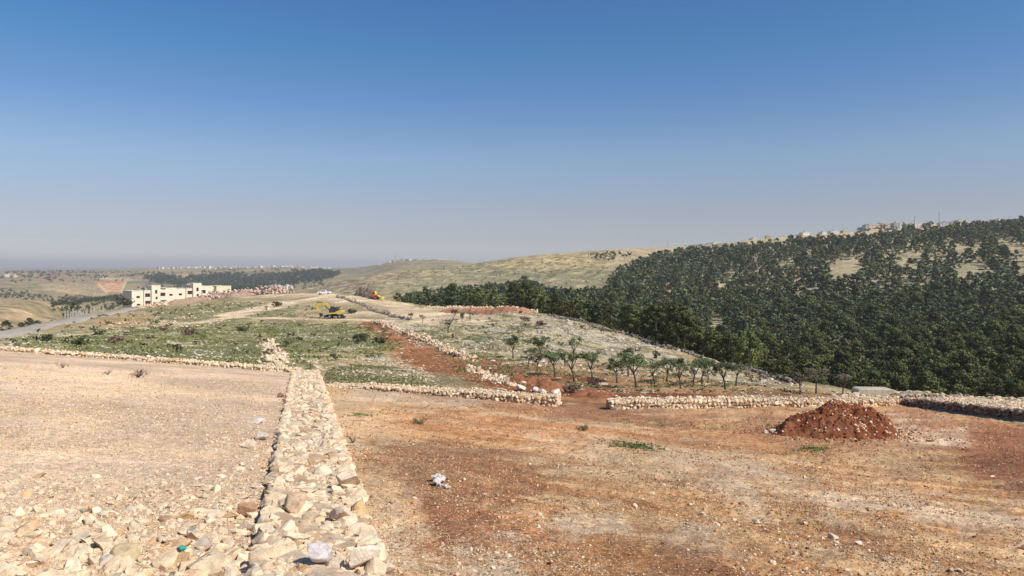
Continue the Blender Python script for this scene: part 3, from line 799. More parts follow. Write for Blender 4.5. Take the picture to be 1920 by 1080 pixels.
# --- the stone-filled wall the camera stands on
def along_wall(u, y):
    c_ = .13 + .0021 * (y - 6); k_ = 1 + .0145 * np.clip(np.asarray(y) - 6, 0, 60)
    x = c_ + (u - .13) * k_ - 0.282 * y
    return x
def wall_of_stones():
    r = np.random.RandomState(11)
    root = empty('dry_stone_wall', (0, 0, 0), label='broad rubble topped dry stone wall running from the bottom of the photo away downhill', cat='wall')
    U0, U1 = -.45, .70
    ys = np.concatenate([np.arange(-3, 2, .5), np.arange(2, 54.3, .25)])
    us = np.linspace(U0 + .02, U1 - .02, 25)
    V = []; C = []
    for y in ys:
        for k, u in enumerate(us):
            V.append((along_wall(u, y), y, float(z_wall(y)) - .065 + .03 * math.sin(9 * u + 5 * y)))
    V = np.array(V)
    V[:, 2] += (fbm(V[:, 0] * 3, V[:, 1] * 3, 4, 5) - .5) * .10
    C = lerp(np.tile(np.array((.56, .44, .31)), (len(V), 1)), sm(.45, .7, fbm(V[:, 0] * 2, V[:, 1] * 2, 4, 8)), (.46, .30, .18))
    nu = len(us); ny = len(ys)
    idx = np.arange(ny * nu).reshape(ny, nu)
    f = np.stack([idx[:-1, :-1], idx[:-1, 1:], idx[1:, 1:], idx[1:, :-1]], -1).reshape(-1, 4)
    # skirts
    VL = V[idx[:, 0]].copy(); VL[:, 2] -= 1.4; VR = V[idx[:, -1]].copy(); VR[:, 2] -= 1.4
    o1 = len(V); o2 = o1 + ny
    V = np.concatenate([V, VL, VR]); C = np.concatenate([C, C[idx[:, 0]], C[idx[:, -1]]])
    a_ = np.arange(ny - 1)
    f = np.concatenate([f, np.stack([idx[1:, 0], o1 + a_ + 1, o1 + a_, idx[:-1, 0]], 1), np.stack([idx[:-1, -1], o2 + a_, o2 + a_ + 1, idx[1:, -1]], 1)])
    link('wall_core', mesh_np('wall_core', V, f, 4, C), M_STONE, root)
    # edge stones, both rims
    P, Sz = [], []
    for U in (U0 + .09, U1 - .09):
        y = 1.0
        while y < 54:
            s = r.uniform(.06, .14)
            P.append((along_wall(U + r.uniform(-.05, .05), y), y, z_wall(y) - .09 + r.uniform(-.025, .02))); Sz.append(s)
            y += s * 1.75
    P = np.array(P); Sz = np.array(Sz)
    nearm = P[:, 1] < 20
    rocks('edge_stone', P[nearm], Sz[nearm], r, 3, .75, tilt=.35, parent=root)
    rocks('edge_stone', P[~nearm], Sz[~nearm] * 1.1, r, 2, .75, tilt=.35, parent=root)
    q = [(along_wall(U1 + .0 + r.uniform(-.03, .03), yy), yy, z_wall(yy) - .07 - c_ * .19 + r.uniform(-.03, .03)) for c_ in range(1, 5) for yy in np.arange(1.5 + .1 * c_, 54, .24)]
    q = np.array(q); q = q[q[:, 2] > ground(q[:, 0] + .1, q[:, 1]) - .1]
    rocks('face_stone', q, r.uniform(.09, .15, len(q)), r, 2, .8, tilt=.3, parent=root)
    # fill: sizes mixed, bigger stones sparse
    for (y0, y1, dens, lo, hi, sub, nm) in ((1.5, 14, 12, .07, .15, 3, 'top_stone'), (1.5, 14, 120, .03, .075, 2, 'top_stone'), (1.5, 12, 1700, .010, .034, 1, 'infill_gravel'),
                                        (14, 30, 20, .06, .13, 2, 'top_stone'), (14, 30, 320, .02, .05, 1, 'infill_gravel'), (30, 54, 26, .07, .15, 2, 'top_stone')):
        n = int(dens * (y1 - y0) * (U1 - U0))
        y = r.uniform(y0, y1, n); u = r.uniform(U0 + .05, U1 - .06, n)
        s = np.exp(r.uniform(math.log(lo), math.log(hi), n))
        if hi > .1:    # spread out big ones
            keep = []; cells = {}
            for i in np.argsort(-s):
                ok = True
                ci, cj = int(u[i] / .25 + 99), int(y[i] / .25)
                for di in (-1, 0, 1):
                    for dj in (-1, 0, 1):
                        for j in cells.get((ci + di, cj + dj), ()):
                            if (u[i] - u[j]) ** 2 + (y[i] - y[j]) ** 2 < (.8 * (s[i] + s[j])) ** 2: ok = False
                if ok: keep.append(i); cells.setdefault((ci, cj), []).append(i)
            keep = np.array(keep); y, u, s = y[keep], u[keep], s[keep]
        x = along_wall(u, y)
        z = z_wall(y) - .085 + s * .12 + (fbm(x * 3, y * 3, 4, 5) - .5) * .06
        rocks(nm, np.stack([x, y, z], 1), s, r, sub, .62, tilt=.5, parent=root)
    return root
wall_of_stones()

def straight_wall(name, label, A, B, h0, h1, thick, topc=(.60, .49, .36), seed=1, ssize=.15, face_c=None, toward=1, extra_top=0.0, top_line=None):
    """dry stone wall from A to B (x, y); core + faced stones; toward: side (+1/-1) that gets large face stones"""
    r = np.random.RandomState(seed)
    A = np.array(A, float); B = np.array(B, float); L = np.linalg.norm(B - A); d = (B - A) / L; n = np.array([d[1], -d[0]]) * toward   # n = front normal
    root = empty(name, (0, 0, 0), label=label, cat='wall')
    ns = max(int(L / .4), 4)
    t = np.linspace(0, 1, ns)
    base = A[None] + d[None] * (t * L)[:, None]
    gz = ground(base[:, 0], base[:, 1])
    fz = ground(base[:, 0] + n[0] * .4, base[:, 1] + n[1] * .4)
    gz = np.minimum(gz, fz)
    gz = smooth1(gz, 6)
    h = h0 + (h1 - h0) * t
    top = gz + h + (fbm(t * L / 2.0, t * 0, 3, seed) - .5) * .10
    def ztop(tt): return np.interp(tt, t, top)
    def zbase(tt): return np.interp(tt, t, gz)
    V = []
    for i in range(ns):
        f_ = base[i] + n * 0; b_ = base[i] - n * thick
        V += [(f_[0] + n[0] * .04, f_[1] + n[1] * .04, gz[i] - .5), (f_[0] - n[0] * .03, f_[1] - n[1] * .03, top[i] - .05), (b_[0], b_[1], top[i] - .05), (b_[0], b_[1], gz[i] - .8)]
    V = np.array(V); f = []
    for i in range(ns - 1):
        for k in range(3):
            a_ = i * 4 + k; f.append((a_, a_ + 4, a_ + 5, a_ + 1))
    f.append((0, 1, 2, 3)); e_ = (ns - 1) * 4; f.append((e_ + 3, e_ + 2, e_ + 1, e_))
    link('wall_core', mesh_np('wall_core', V, np.array(f), 4, np.tile(np.array((.48, .37, .27)), (len(V), 1)), smooth=False), M_STONE, root)
    P, Sz = [], []
    # face courses
    for side, nn_ in ((0, n), (1, -n)):
        s_ = 0.0
        zc = .02
        while zc < max(h0, h1):
            s_ = r.uniform(0, .2)
            while s_ < L:
                sz = r.uniform(.7, 1.3) * ssize
                tt = s_ / L
                hh = h0 + (h1 - h0) * tt
                if zc < hh - .02:
                    p = A + d * s_ + (n * .03 if side == 0 else -n * (thick + .0))
                    P.append((p[0], p[1], float(zbase(tt)) + zc + r.uniform(-.02, .02))); Sz.append(sz)
                s_ += sz * 1.7
            zc += ssize * 1.35
        if side == 0 and extra_top: pass
    # end faces
    for E, tt in ((A, 0.0), (B, 1.0)):
        hh = h0 if tt == 0 else h1
        zc = .02
        while zc < hh:
            q = 0.0
            while q < thick:
                p = E - n * q; P.append((p[0], p[1], float(zbase(tt)) + zc)); Sz.append(ssize * r.uniform(.8, 1.2)); q += ssize * 1.5
            zc += ssize * 1.3
    P = np.array(P); Sz = np.array(Sz)
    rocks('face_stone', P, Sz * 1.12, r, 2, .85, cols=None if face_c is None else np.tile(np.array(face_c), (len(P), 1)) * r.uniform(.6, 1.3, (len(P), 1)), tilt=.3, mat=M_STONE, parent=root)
    m = int(L * thick * 1.3 / (ssize * ssize * 1.1))
    s_ = r.uniform(0, L, m); q = r.uniform(-.05, thick, m)
    p = A[None] + d[None] * s_[:, None] - n[None] * q[:, None]
    sz = r.uniform(.3, .62, m) * ssize
    rocks('top_stone', np.stack([p[:, 0], p[:, 1], ztop(s_ / L) - .03 + r.uniform(-.02, .03, m)], 1), sz, r, 1 if ssize < .12 else 2, .6, tilt=.5, parent=root)
    return root

def on(px, d): return ((px - CX) / F * d, d)
straight_wall('dry_stone_wall', 'low rough dry stone wall along the far edge of the pale left field', on(-420, 55), on(560, 53.5), .24, .22, .6, seed=3, ssize=.13, toward=1)
straight_wall('dry_stone_wall', 'dry stone wall on the near side of the central gap, half buried in red soil', on(612, 36.5), on(1041, 33), .13, .42, .8, seed=4, ssize=.10, toward=1)
straight_wall('dry_stone_wall', 'long low dry stone wall right of the gap, passing behind the red soil heap', on(1149, 32.0), on(1700, 34.2), .38, .24, .8, seed=5, ssize=.10, toward=1)
straight_wall('dry_stone_wall', 'shaded dry stone retaining wall at the right edge with a broad cream top', on(1692, 34.2), on(2250, 20.5), .32, .54, 3.2, seed=6, ssize=.11, toward=1, face_c=(.27, .19, .14))  # brown face stones, darkened further so their colour deepens the shade on this wall

# ------------------------------------------------------------------ loose stone on the ground (uncountable)
def scatter_near():
    r = np.random.RandomState(21)
    def pts(n, y0, y1, pxa, pxb):
        yy = 1 / r.uniform(1 / y1, 1 / y0, n); px = r.uniform(pxa, pxb, n)
        return (px - CX) / F * yy, yy, px
    # left: rubble bank at the foot of the picture and against the wall
    for (n, lo, hi, sub, mul) in ((3600, .035, .11, 3, 1.0), (20000, .014, .04, 2, .9), (50000, .005, .018, 1, 1.0)):
        x, y, px = pts(n, 2.6, 40 if hi < .05 else 16, -120, 700)
        u = wall_u(x, y)
        py = HZ - ground(x, y) / y * F
        dens = .05 + .95 * sm(860, 980, py + .05 * (px - 200) + 60 * (fbm(x, y, 3, 6) - .5)) + .8 * sm(-2.3, -.7, u) * sm(690, 790, py)
        dens = np.where(hi > .05, dens * 1.0 - .05, dens + .14)
        dens = dens * (.4 + .6 * sm(.35, .6, fbm(x * 1.3, y * 1.3, 3, 66)))
        m = (u < -.45 - .006 * y) & (r.uniform(size=n) < dens * mul)
        s = np.exp(r.uniform(math.log(lo), math.log(hi), n))
        if hi > .05: s = s * np.where(py > 960, 1.15, .8)
        x, y, s = x[m], y[m], s[m]
        P = np.stack([x, y, ground(x, y) + s * .12], 1)
        c = stone_cols(len(x), r)
        o = rocks('rubble' if hi > .03 else 'gravel', P, s, r, sub, .55, tilt=.6, cols=c)
        tag(o, {3: 'rough limestone rubble strewn over the pale left field', 2: 'broken stone chips on the pale left field', 1: 'fine limestone gravel on the pale left field'}[sub], 'rubble' if sub > 1 else 'gravel', kind='stuff')
    # right field: clods and gravel
    for (n, lo, hi, sub) in ((3200, .02, .055, 2), (50000, .006, .022, 1)):
        x, y, px = pts(n, 2.8, 32, 600, 2050)
        u = wall_u(x, y)
        dn = sm(.42, .66, fbm(x / 1.6, y / 1.6, 4, 17)) * .9 + .12
        py = HZ - ground(x, y) / y * F
        dn = dn * (.25 + .75 * sm(820, 960, py)) + .5 * sm(1.9, .9, u)
        m = (u > .75 + .0105 * y) & (r.uniform(size=n) < dn)
        s = np.exp(r.uniform(math.log(lo), math.log(hi), n))
        x, y, s = x[m], y[m], s[m]
        P = np.stack([x, y, ground(x, y) + s * .1], 1)
        c = stone_cols(len(x), r)
        red = r.uniform(size=len(x)) < .35
        c[red] = np.array((.34, .17, .09)) * r.uniform(.7, 1.2, (red.sum(), 1))
        o = rocks('gravel', P, s, r, sub, .6, tilt=.7, cols=c)
        tag(o, {2: 'stones and soil clods on the orange field', 1: 'fine gravel on the orange field'}[sub], 'gravel', kind='stuff')
scatter_near()

def grit():
    """gravel chips and soil crumbs over both near fields; farther off only the larger ones are kept"""
    r = np.random.RandomState(55)
    for side, n, pa, pb in (('left', 110000, -80, 640), ('right', 230000, 600, 2000)):
        y = 1 / r.uniform(1 / 40, 1 / 3.2, n); px = r.uniform(pa, pb, n); x = (px - CX) / F * y
        u = wall_u(x, y)
        s_ = y * np.exp(r.uniform(math.log(.00055), math.log(.0022), n)); s_ = np.minimum(s_, .045)
        if side == 'left':
            m = (u < -.42 - .006 * y) & (r.uniform(size=n) < .35 + .65 * sm(.4, .6, fbm(x / .9, y / .9, 4, 301)))
        else:
            strk = fbm((x * .80 - y * .60) / 7.0, (x * .60 + y * .80) / .8, 4, 61)
            m = (u > .72 + .0105 * y) & (r.uniform(size=n) < .22 + .78 * sm(.42, .6, fbm(x / .8, y / .8, 4, 302)) * (.4 + .6 * sm(.42, .56, strk)))
        m &= y < k1d(px)
        x, y, s_ = x[m], y[m], s_[m]; k = len(x)
        c = stone_cols(k, r)
        if side == 'left':
            c = c * np.array((1.04, .98, .92)); d_ = r.uniform(size=k) < .18; c[d_] = np.array((.40, .28, .19)) * r.uniform(.7, 1.1, (d_.sum(), 1))
        else:
            d_ = r.uniform(size=k) < .22 + .5 * sm(.45, .6, fbm(x / .7, y / .7, 3, 303)); c[d_] = np.array((.30, .14, .065)) * r.uniform(.75, 1.3, (d_.sum(), 1)); c[~d_] *= np.array((.88, .76, .60))
        o = rocks('gravel', np.stack([x, y, ground(x, y) + s_ * .15], 1), s_, r, 0, .7, tilt=1.0, cols=c, mat=M_STONE)
        tag(o, 'pale gravel chips bedded in the left field' if side == 'left' else 'soil crumbs and gravel chips bedded in the orange field', 'gravel', kind='stuff')
grit()

def scatter_field(name, label, poly, n, lo, hi, dmin, dmax, seed, sub=1, flat=.45, cols=None, mat=None, cat='stones', clump=1.0):
    """stones over an area given by where it shows in the photograph, laid evenly over the real ground"""
    r = np.random.RandomState(seed)
    P = np.array(poly); pxa, pxb = P[:, 0].min(), P[:, 0].max()
    N = n * 6
    px = r.uniform(pxa, pxb, N); d = np.sqrt(r.uniform(dmin ** 2, dmax ** 2, N))
    x = (px - CX) / F * d
    z = ground(x, d); py = HZ - z / d * F
    m = (poly_sd(px, py, poly) > 0) & (d > k1d(px) + 1)
    m &= r.uniform(size=N) < (1 - clump) + clump * sm(.45, .62, fbm(x / 5, d / 5, 3, seed))
    i = np.where(m)[0][:n]
    if not len(i): return
    s = np.exp(r.uniform(math.log(lo), math.log(hi), len(i)))
    pos = np.stack([x[i], d[i], z[i] + s * .1], 1)
    o = rocks(name, pos, s, r, sub, flat, tilt=.5, cols=cols if cols is None else np.tile(np.array(cols), (len(i), 1)) * r.uniform(.8, 1.15, (len(i), 1)), mat=mat or M_STONE_FAR)
    return tag(o, label, cat, kind='stuff')

scatter_field('field_stones', 'pale stones scattered in the green field below the track', [(-100, 690), (-100, 635), (200, 615), (560, 604), (700, 610), (800, 690), (840, 735), (560, 720)], 3200, .06, .22, 55, 200, 31, cols=(.52, .45, .34))
scatter_field('field_stones', 'small pale stones on the brown green ground right behind the gap wall', [(600, 720), (610, 690), (700, 665), (790, 690), (860, 735), (760, 742)], 2600, .035, .11, 36, 80, 36, cols=(.52, .44, .32), clump=.5)
scatter_field('field_stones', 'stones and clods in the red dug track', [(700, 612), (760, 640), (830, 670), (900, 700), (1060, 740), (900, 735), (800, 700), (740, 650)], 1100, .05, .14, 36, 170, 37, cols=(.40, .22, .12), clump=.4)
scatter_field('field_stones', 'white limestone covering the bare slope above the olive trees', [(690, 600), (980, 582), (1130, 612), (1400, 695), (1540, 730), (1300, 715), (1050, 695), (900, 680), (780, 650)], 5000, .07, .30, 50, 200, 32, cols=(.50, .43, .33), clump=.9)
scatter_field('field_stones', 'small stones among the olive trees', [(860, 660), (1300, 700), (1690, 745), (1150, 745), (900, 740)], 1900, .035, .11, 38, 100, 33, clump=.5, cols=(.50, .37, .25))
scatter_field('field_stones', 'stones on the hillside in front of the long villa row', [(130, 640), (250, 590), (440, 566), (640, 565), (680, 600), (430, 606)], 1100, .12, .4, 120, 360, 34)
scatter_field('field_stones', 'cream stones on the terrace behind the right-hand retaining wall', [(1560, 760), (1560, 738), (1700, 735), (2100, 738), (2100, 800), (1750, 775)], 3500, .06, .2, 26, 70, 35, clump=.1)

def line_of_rocks(name, label, pts, width, n, lo, hi, seed, dmin=30, dmax=420, heap=.25, cat='rocks', cols=None, kind='stuff', sub=2):
    r = np.random.RandomState(seed)
    L = np.array([at(px, py, dmin, dmax) for px, py in pts])
    sg = np.linalg.norm(np.diff(L[:, :2], axis=0), axis=1); cs = np.concatenate([[0], np.cumsum(sg)])
    t = r.uniform(0, cs[-1], n)
    x = np.interp(t, cs, L[:, 0]) + r.normal(size=n) * width * .4; y = np.interp(t, cs, L[:, 1]) + r.normal(size=n) * width * .4
    s = np.exp(r.uniform(math.log(lo), math.log(hi), n))
    hmod = .5 + fbm(x / 4, y / 4, 2, seed)
    pos = np.stack([x, y, ground(x, y) + np.abs(r.normal(size=n)) * heap * .5 * hmod], 1)
    o = rocks(name, pos, s, r, sub, .7, mat=M_STONE_FAR, cols=cols if cols is None else np.tile(np.array(cols), (n, 1)) * r.uniform(.8, 1.15, (n, 1)))
    return tag(o, label, cat, kind=kind)

line_of_rocks('collapsed_stone_wall', 'collapsed line of pale stones beside the red dug track', [(700, 603), (735, 614), (770, 628), (800, 640), (830, 655), (860, 668), (880, 676)], .8, 1500, .10, .30, 41, heap=.55, cat='wall', kind=None)
line_of_rocks('stone_row', 'short row of whitish boulders continuing below the collapsed wall', [(880, 690), (905, 703), (935, 716), (955, 722)], 1.0, 220, .08, .26, 42, heap=.2, cat='rocks', kind='stuff')
line_of_rocks('rock_pile', 'pale heap of boulders in the green field beyond the wall end', [(500, 640), (508, 655), (515, 672), (522, 688)], 1.3, 700, .11, .30, 43, dmin=56, heap=.28, cat='rocks', kind='stuff')
line_of_rocks('rubble_heap', 'pink and cream rubble heaps beside the long villa row', [(385, 562), (430, 557), (480, 552), (535, 549)], 5.0, 900, .3, .95, 44, dmin=250, heap=2.6, cat='rubble', cols=(.56, .40, .31), kind='stuff')
line_of_rocks('rubble_heap', 'low cream stone heap at the foot of the villa row', [(262, 578), (300, 574), (318, 571)], 3.0, 420, .25, .7, 45, dmin=200, heap=1.0, cat='rubble', kind='stuff')
line_of_rocks('stone_bank', 'whitish stone bank along the brow of the bare spur', [(800, 577), (850, 578), (900, 579), (960, 581), (1000, 584)], 3.0, 700, .15, .42, 46, dmin=140, dmax=250, heap=.4, cat='rocks', kind='stuff')
line_of_rocks('boundary_stone_wall', 'thin grey stone wall crossing the bare ground beyond the excavator', [(632, 556), (650, 562), (680, 572), (700, 583), (730, 592), (770, 600)], .6, 900, .15, .35, 47, dmin=150, heap=.6, cat='wall', cols=(.30, .25, .21), kind=None)
line_of_rocks('forest_edge_wall', 'low dark stone wall along the foot of the pine forest', [(1030, 592), (1100, 607), (1200, 636), (1300, 666), (1400, 694), (1490, 719)], .4, 900, .12, .26, 48, dmin=40, dmax=250, heap=.35, cat='wall', cols=(.22, .19, .155), kind=None)

# notable single stones
SINGLE = [
 (652, 905, .155, .8, 'large rounded cream boulder on the right rim of the wall', (.66, .52, .38)),
 (482, 793, .19, .35, 'flat grey white slab tilted beside the left edge of the wall', (.60, .54, .50)),
 (490, 824, .17, .6, 'cream boulder lying left of the wall, the upper of a pair', (.64, .54, .42)),
 (470, 840, .16, .6, 'tan boulder just below the cream one left of the wall', (.60, .47, .33)),
 (466, 968, .13, .9, 'upright orange brown stone against the left wall edge', (.42, .25, .14)),
 (385, 1068, .17, .5, 'long layered tan stone at the bottom edge left of the wall', (.50, .39, .26)),
 (236, 1045, .15, .5, 'ochre stained stone at the bottom left', (.56, .42, .24)),
 (45, 1000, .16, .35, 'flat orange slab at the left edge of the photo', (.50, .35, .21)),
 (525, 745, .14, .8, 'dark brown stone by the left edge of the wall', (.24, .15, .09)),
 (640, 965, .12, .6, 'pinkish boulder below the large rounded one on the wall', (.60, .45, .33)),
 (600, 1040, .13, .6, 'lilac grey stone in the wall top near the bottom edge', (.50, .44, .42)),
 (555, 945, .16, .5, 'wide rust stained stone across the wall top', (.55, .38, .24)),
 (690, 1045, .16, .6, 'pale boulder on the right rim of the wall at the bottom edge', (.66, .54, .42)),
 (1560, 1010, .07, .7, 'small white stone beside the dark red hollow', (.68, .58, .46)),
 (1610, 1022, .05, .7, 'smaller white stone right of the dark red hollow', (.68, .58, .46)),
]
for i, (px, py, s, fl, lab, c) in enumerate(SINGLE):
    p = at(px, py, 2.5, 60)
    onwall = -.45 < wall_u(p[0], p[1]) < .8
    if onwall:
        d = 1.82 * F / (py - 645); p = np.array([(px - CX) / F * d, d, z_wall(d)])
    V, Fc = ROCKS[4][i % 10]
    r = np.random.RandomState(200 + i)
    R = rotmats(1, r, .35)[0]
    V = (V * np.array([s * 1.15, s * .9, s * fl])) @ R.T
    me = mesh_np('boulder', V, Fc, 3, np.tile(np.array(c), (len(V), 1)))
    o = link('boulder', me, M_STONE); o.location = (p[0], p[1], p[2] + s * fl * .55)
    tag(o, lab, 'stone')
FARSTONE = [(945, 715, .42, 'large white boulder left of the gap in the walls'), (957, 722, .22, 'small white boulder right of the large one by the gap'), (977, 733, .34, 'wedge shaped white boulder behind the gap wall'),
            (1003, 735, .3, 'white boulder in the cluster behind the end of the gap wall'), (1016, 737, .28, 'rightmost white boulder in the cluster behind the gap wall'), (1042, 738, .28, 'rounded boulder at the corner of the gap wall'),
            (1437, 812, .10, 'pale stone left of the red soil heap'), (1450, 811, .11, 'second pale stone nearer the red soil heap'),
            (574, 632, .0, '')]
for i, (px, py, s, lab) in enumerate(FARSTONE):
    if not s: continue
    p = at(px, py, 12, 120)
    V, Fc = ROCKS[3][(i * 3) % 10]
    V = V * np.array([s, s * .8, s * .7])
    o = link('boulder', mesh_np('boulder', V, Fc, 3, np.tile(np.array((.66, .57, .46)), (len(V), 1))), M_STONE_FAR)
    o.location = (p[0], p[1], p[2] + s * .35); o.rotation_euler = (0, 0, i * 1.3)
    tag(o, lab, 'stone')

# ------------------------------------------------------------------ heap of red soil
def soil_heap():
    c = at(1563, 812, 10, 40)
    cx, cy = c[0], c[1]
    n = 150
    g = np.linspace(-2.6, 2.6, n)
    X, Y = np.meshgrid(g, g)
    rx, ry = 1.95, 1.5
    q = np.sqrt((X / rx) ** 2 + (Y / ry) ** 2)
    ang = np.arctan2(Y, X)
    q = q * (1 + .12 * np.sin(ang * 3 + 1) + .15 * (fbm(X * 1.2 + 5, Y * 1.2, 3, 3) - .5))
    H = .92 * np.clip(1 - q, 0, None) ** 1.12 * (1 + .06 * sm(.25, 0, q))
    H = H + .20 * np.exp(-(((X - 1.25) / .6) ** 2 + ((Y + .35) / .7) ** 2)) + .3 * np.exp(-(((X + .1) / .5) ** 2 + ((Y + 1.1) / .4) ** 2))
    H = H + .20 * np.exp(-(((X - 1.0) / .7) ** 2 + ((Y + .2) / .6) ** 2)) + .22 * np.exp(-(((X + .9) / .7) ** 2 + ((Y + .3) / .5) ** 2))
    m = sm(1.15, .8, q)
    H = H * m + (fbm(X * 2.2, Y * 2.2, 5, 12, .6) - .5) * .46 * m + (fbm(X * 11, Y * 11, 3, 13) - .5) * .08 * m
    x = X.ravel() + cx; y = Y.ravel() + cy
    z = ground(x, y) + H.ravel() - .05 * (1 - m.ravel())
    col = lerp(np.tile(np.array((.20, .062, .026)), (len(x), 1)), sm(.45, .65, fbm(x * 2, y * 2, 4, 14)), (.27, .105, .05))
    idx = np.arange(n * n).reshape(n, n)
    f = np.stack([idx[:-1, :-1], idx[:-1, 1:], idx[1:, 1:], idx[1:, :-1]], -1).reshape(-1, 4)
    keep = (m.ravel()[f].max(1) > .02); f = f[keep]
    V = np.stack([x - cx, y - cy, z - c[2]], 1)
    me = mesh_np('soil_heap', V, f, 4, col)
    m_, t, b = new_mat('red_soil')
    co = nn(t, 'ShaderNodeNewGeometry').outputs['Position']
    n1 = tex_noise(t, co, 5, 9, .75)
    k = ramp(t, n1, .3, .7, .65, 1.4)
    cmb = nn(t, 'ShaderNodeCombineColor'); [t.links.new(k, cmb.inputs[i]) for i in range(3)]
    t.links.new(mixc(t, 1.0, attr(t, 'Col').outputs['Color'], cmb.outputs[0], 'MULTIPLY'), b.inputs['Base Color'])
    bp = nn(t, 'ShaderNodeBump'); bp.inputs['Strength'].default_value = 1; bp.inputs['Distance'].default_value = .08
    t.links.new(tex_noise(t, co, 9, 8, .8), bp.inputs['Height']); t.links.new(bp.outputs[0], b.inputs['Normal'])
    o = link('soil_heap', me, m_); o.location = c
    tag(o, 'heap of dark red soil mixed with pale stones on the right of the orange field', 'soil heap')
    # stones in it: part of the heap
    r = np.random.RandomState(77)
    N = 2600
    X = r.normal(size=N) * 1.1; Y = r.normal(size=N) * .85
    x = X + cx; y = Y + cy
    hh = np.zeros(N)
    gi = np.clip(((X + 2.6) / 5.2 * (n - 1)), 0, n - 1.01); gj = np.clip(((Y + 2.6) / 5.2 * (n - 1)), 0, n - 1.01)
    hz = (ground(x, y) + H[gj.astype(int), gi.astype(int)])
    s = np.exp(r.uniform(math.log(.012), math.log(.06), N)) * np.where(r.uniform(size=N) < .06, 1.7, 1)
    c_ = stone_cols(N, r); red = r.uniform(size=N) < .82 - .5 * sm(-.2, -1.2, Y) * sm(-.6, .6, X); c_[red] = np.array((.27, .10, .05)) * r.uniform(.6, 1.2, (red.sum(), 1))
    rocks('heap_stones', np.stack([x, y, hz], 1) - c[None], s, r, 2, .65, cols=c_, parent=o)
soil_heap()

# low red spoil banks behind the gap
def bank(name, label, pts, width, height, color, seed, dmin=30, dmax=420, mat=None):
    L = np.array([at(px, py, dmin, dmax) for px, py in pts])
    sg = np.linalg.norm(np.diff(L[:, :2], axis=0), axis=1); cs = np.concatenate([[0], np.cumsum(sg)])
    nl = max(int(cs[-1] / (width * .08)), 12); nw = 22
    t = np.linspace(0, cs[-1], nl)
    cx = np.interp(t, cs, L[:, 0]); cy = np.interp(t, cs, L[:, 1])
    dx = np.gradient(cx); dy = np.gradient(cy); ln = np.hypot(dx, dy); nx, ny = dy / ln, -dx / ln
    v = np.linspace(-1, 1, nw)
    X = cx[:, None] + nx[:, None] * v[None] * width; Y = cy[:, None] + ny[:, None] * v[None] * width
    e_ = np.minimum(t, cs[-1] - t)[:, None] / width
    prof = (1 - np.abs(v[None]) ** 1.5) * np.clip(e_, 0, 1) ** .7
    H = height * prof * (.55 + .9 * fbm(X / width / 1.2, Y / width / 1.2, 3, seed)) + (fbm(X / width * 2.2, Y / width * 2.2, 5, seed + 4, .65) - .5) * height * 1.1 * np.clip(prof * 2.5, 0, 1)
    x = X.ravel(); y = Y.ravel(); z = ground(x, y) + H.ravel() - .06 * height - .02
    f_ = np.arange(nl * nw).reshape(nl, nw)
    f = np.stack([f_[:-1, :-1], f_[:-1, 1:], f_[1:, 1:], f_[1:, :-1]], -1).reshape(-1, 4)
    col = np.tile(np.array(color), (len(x), 1)) * (.8 + .4 * fbm(x / width * 3, y / width * 3, 3, seed))[:, None]
    o = link(name, mesh_np(name, np.stack([x, y, z], 1), f, 4, col), mat or M_STONE_FAR)
    return tag(o, label, 'soil bank')
bank('soil_bank', 'low red spoil bank behind the gap between the walls', [(1068, 742), (1110, 739), (1145, 744)], .8, .24, (.26, .10, .048), 5, 30, 60)
bank('soil_bank', 'ridge of freshly dug red soil leading down to the gap wall', [(955, 712), (990, 716), (1020, 722), (1048, 732)], 1.1, .42, (.27, .11, .05), 6, 30, 90)
bank('soil_bank', 'strip of brick red earth on the brow of the bare spur', [(835, 584), (880, 584), (940, 585), (995, 586)], 3.0, 1.0, (.38, .19, .11), 8, 100, 200)
bank('soil_bank', 'reddish earth bank in front of the villa row', [(322, 572), (360, 566), (400, 560), (440, 557), (475, 552)], 4, 1.9, (.33, .225, .15), 9, 200, 420)
bank('soil_bank', 'dark earth heap next to the orange machine', [(672, 551), (690, 555), (706, 560)], 3.0, 2.6, (.20, .15, .11), 10, 200, 420)

# ------------------------------------------------------------------ asphalt road on the left, laid on the slope
def ribbon(name, pts, width, lift, color, dmin, dmax, mat):
    L = np.array([at(px, py, dmin, dmax) for px, py in pts])
    sg = np.linalg.norm(np.diff(L[:, :2], axis=0), axis=1); cs = np.concatenate([[0], np.cumsum(sg)])
    nl = int(cs[-1] / 2.0); t = np.linspace(0, cs[-1], nl)
    cx = smooth1(np.interp(t, cs, L[:, 0]), 4); cy = smooth1(np.interp(t, cs, L[:, 1]), 4)
    dx = np.gradient(cx); dy = np.gradient(cy); ln = np.hypot(dx, dy); nx, ny = dy / ln, -dx / ln
    v = np.array([-1.08, -1, -.5, 0, .5, 1, 1.08])
    X = cx[:, None] + nx[:, None] * v * width / 2; Y = cy[:, None] + ny[:, None] * v * width / 2
    Z = np.stack([ground(X[:, k], Y[:, k]) for k in range(7)], 1)
    Z = np.stack([smooth1(Z[:, k], 3) for k in range(7)], 1)
    zc = Z.mean(1, keepdims=True); Z = np.maximum(Z, Z * .5 + zc * .5) + lift; Z[:, 0] -= .8; Z[:, 6] -= .8
    idx = np.arange(nl * 7).reshape(nl, 7)
    f = np.stack([idx[:-1, :-1], idx[:-1, 1:], idx[1:, 1:], idx[1:, :-1]], -1).reshape(-1, 4)
    o = link(name, mesh_np(name, np.stack([X.ravel(), Y.ravel(), Z.ravel()], 1), f, 4, np.tile(np.array(color), (nl * 7, 1))), mat)
    return tag(o, kind='structure')
M_ROAD = plain('asphalt', (.36, .31, .25), var=.12, scale=.4, spec=.03)
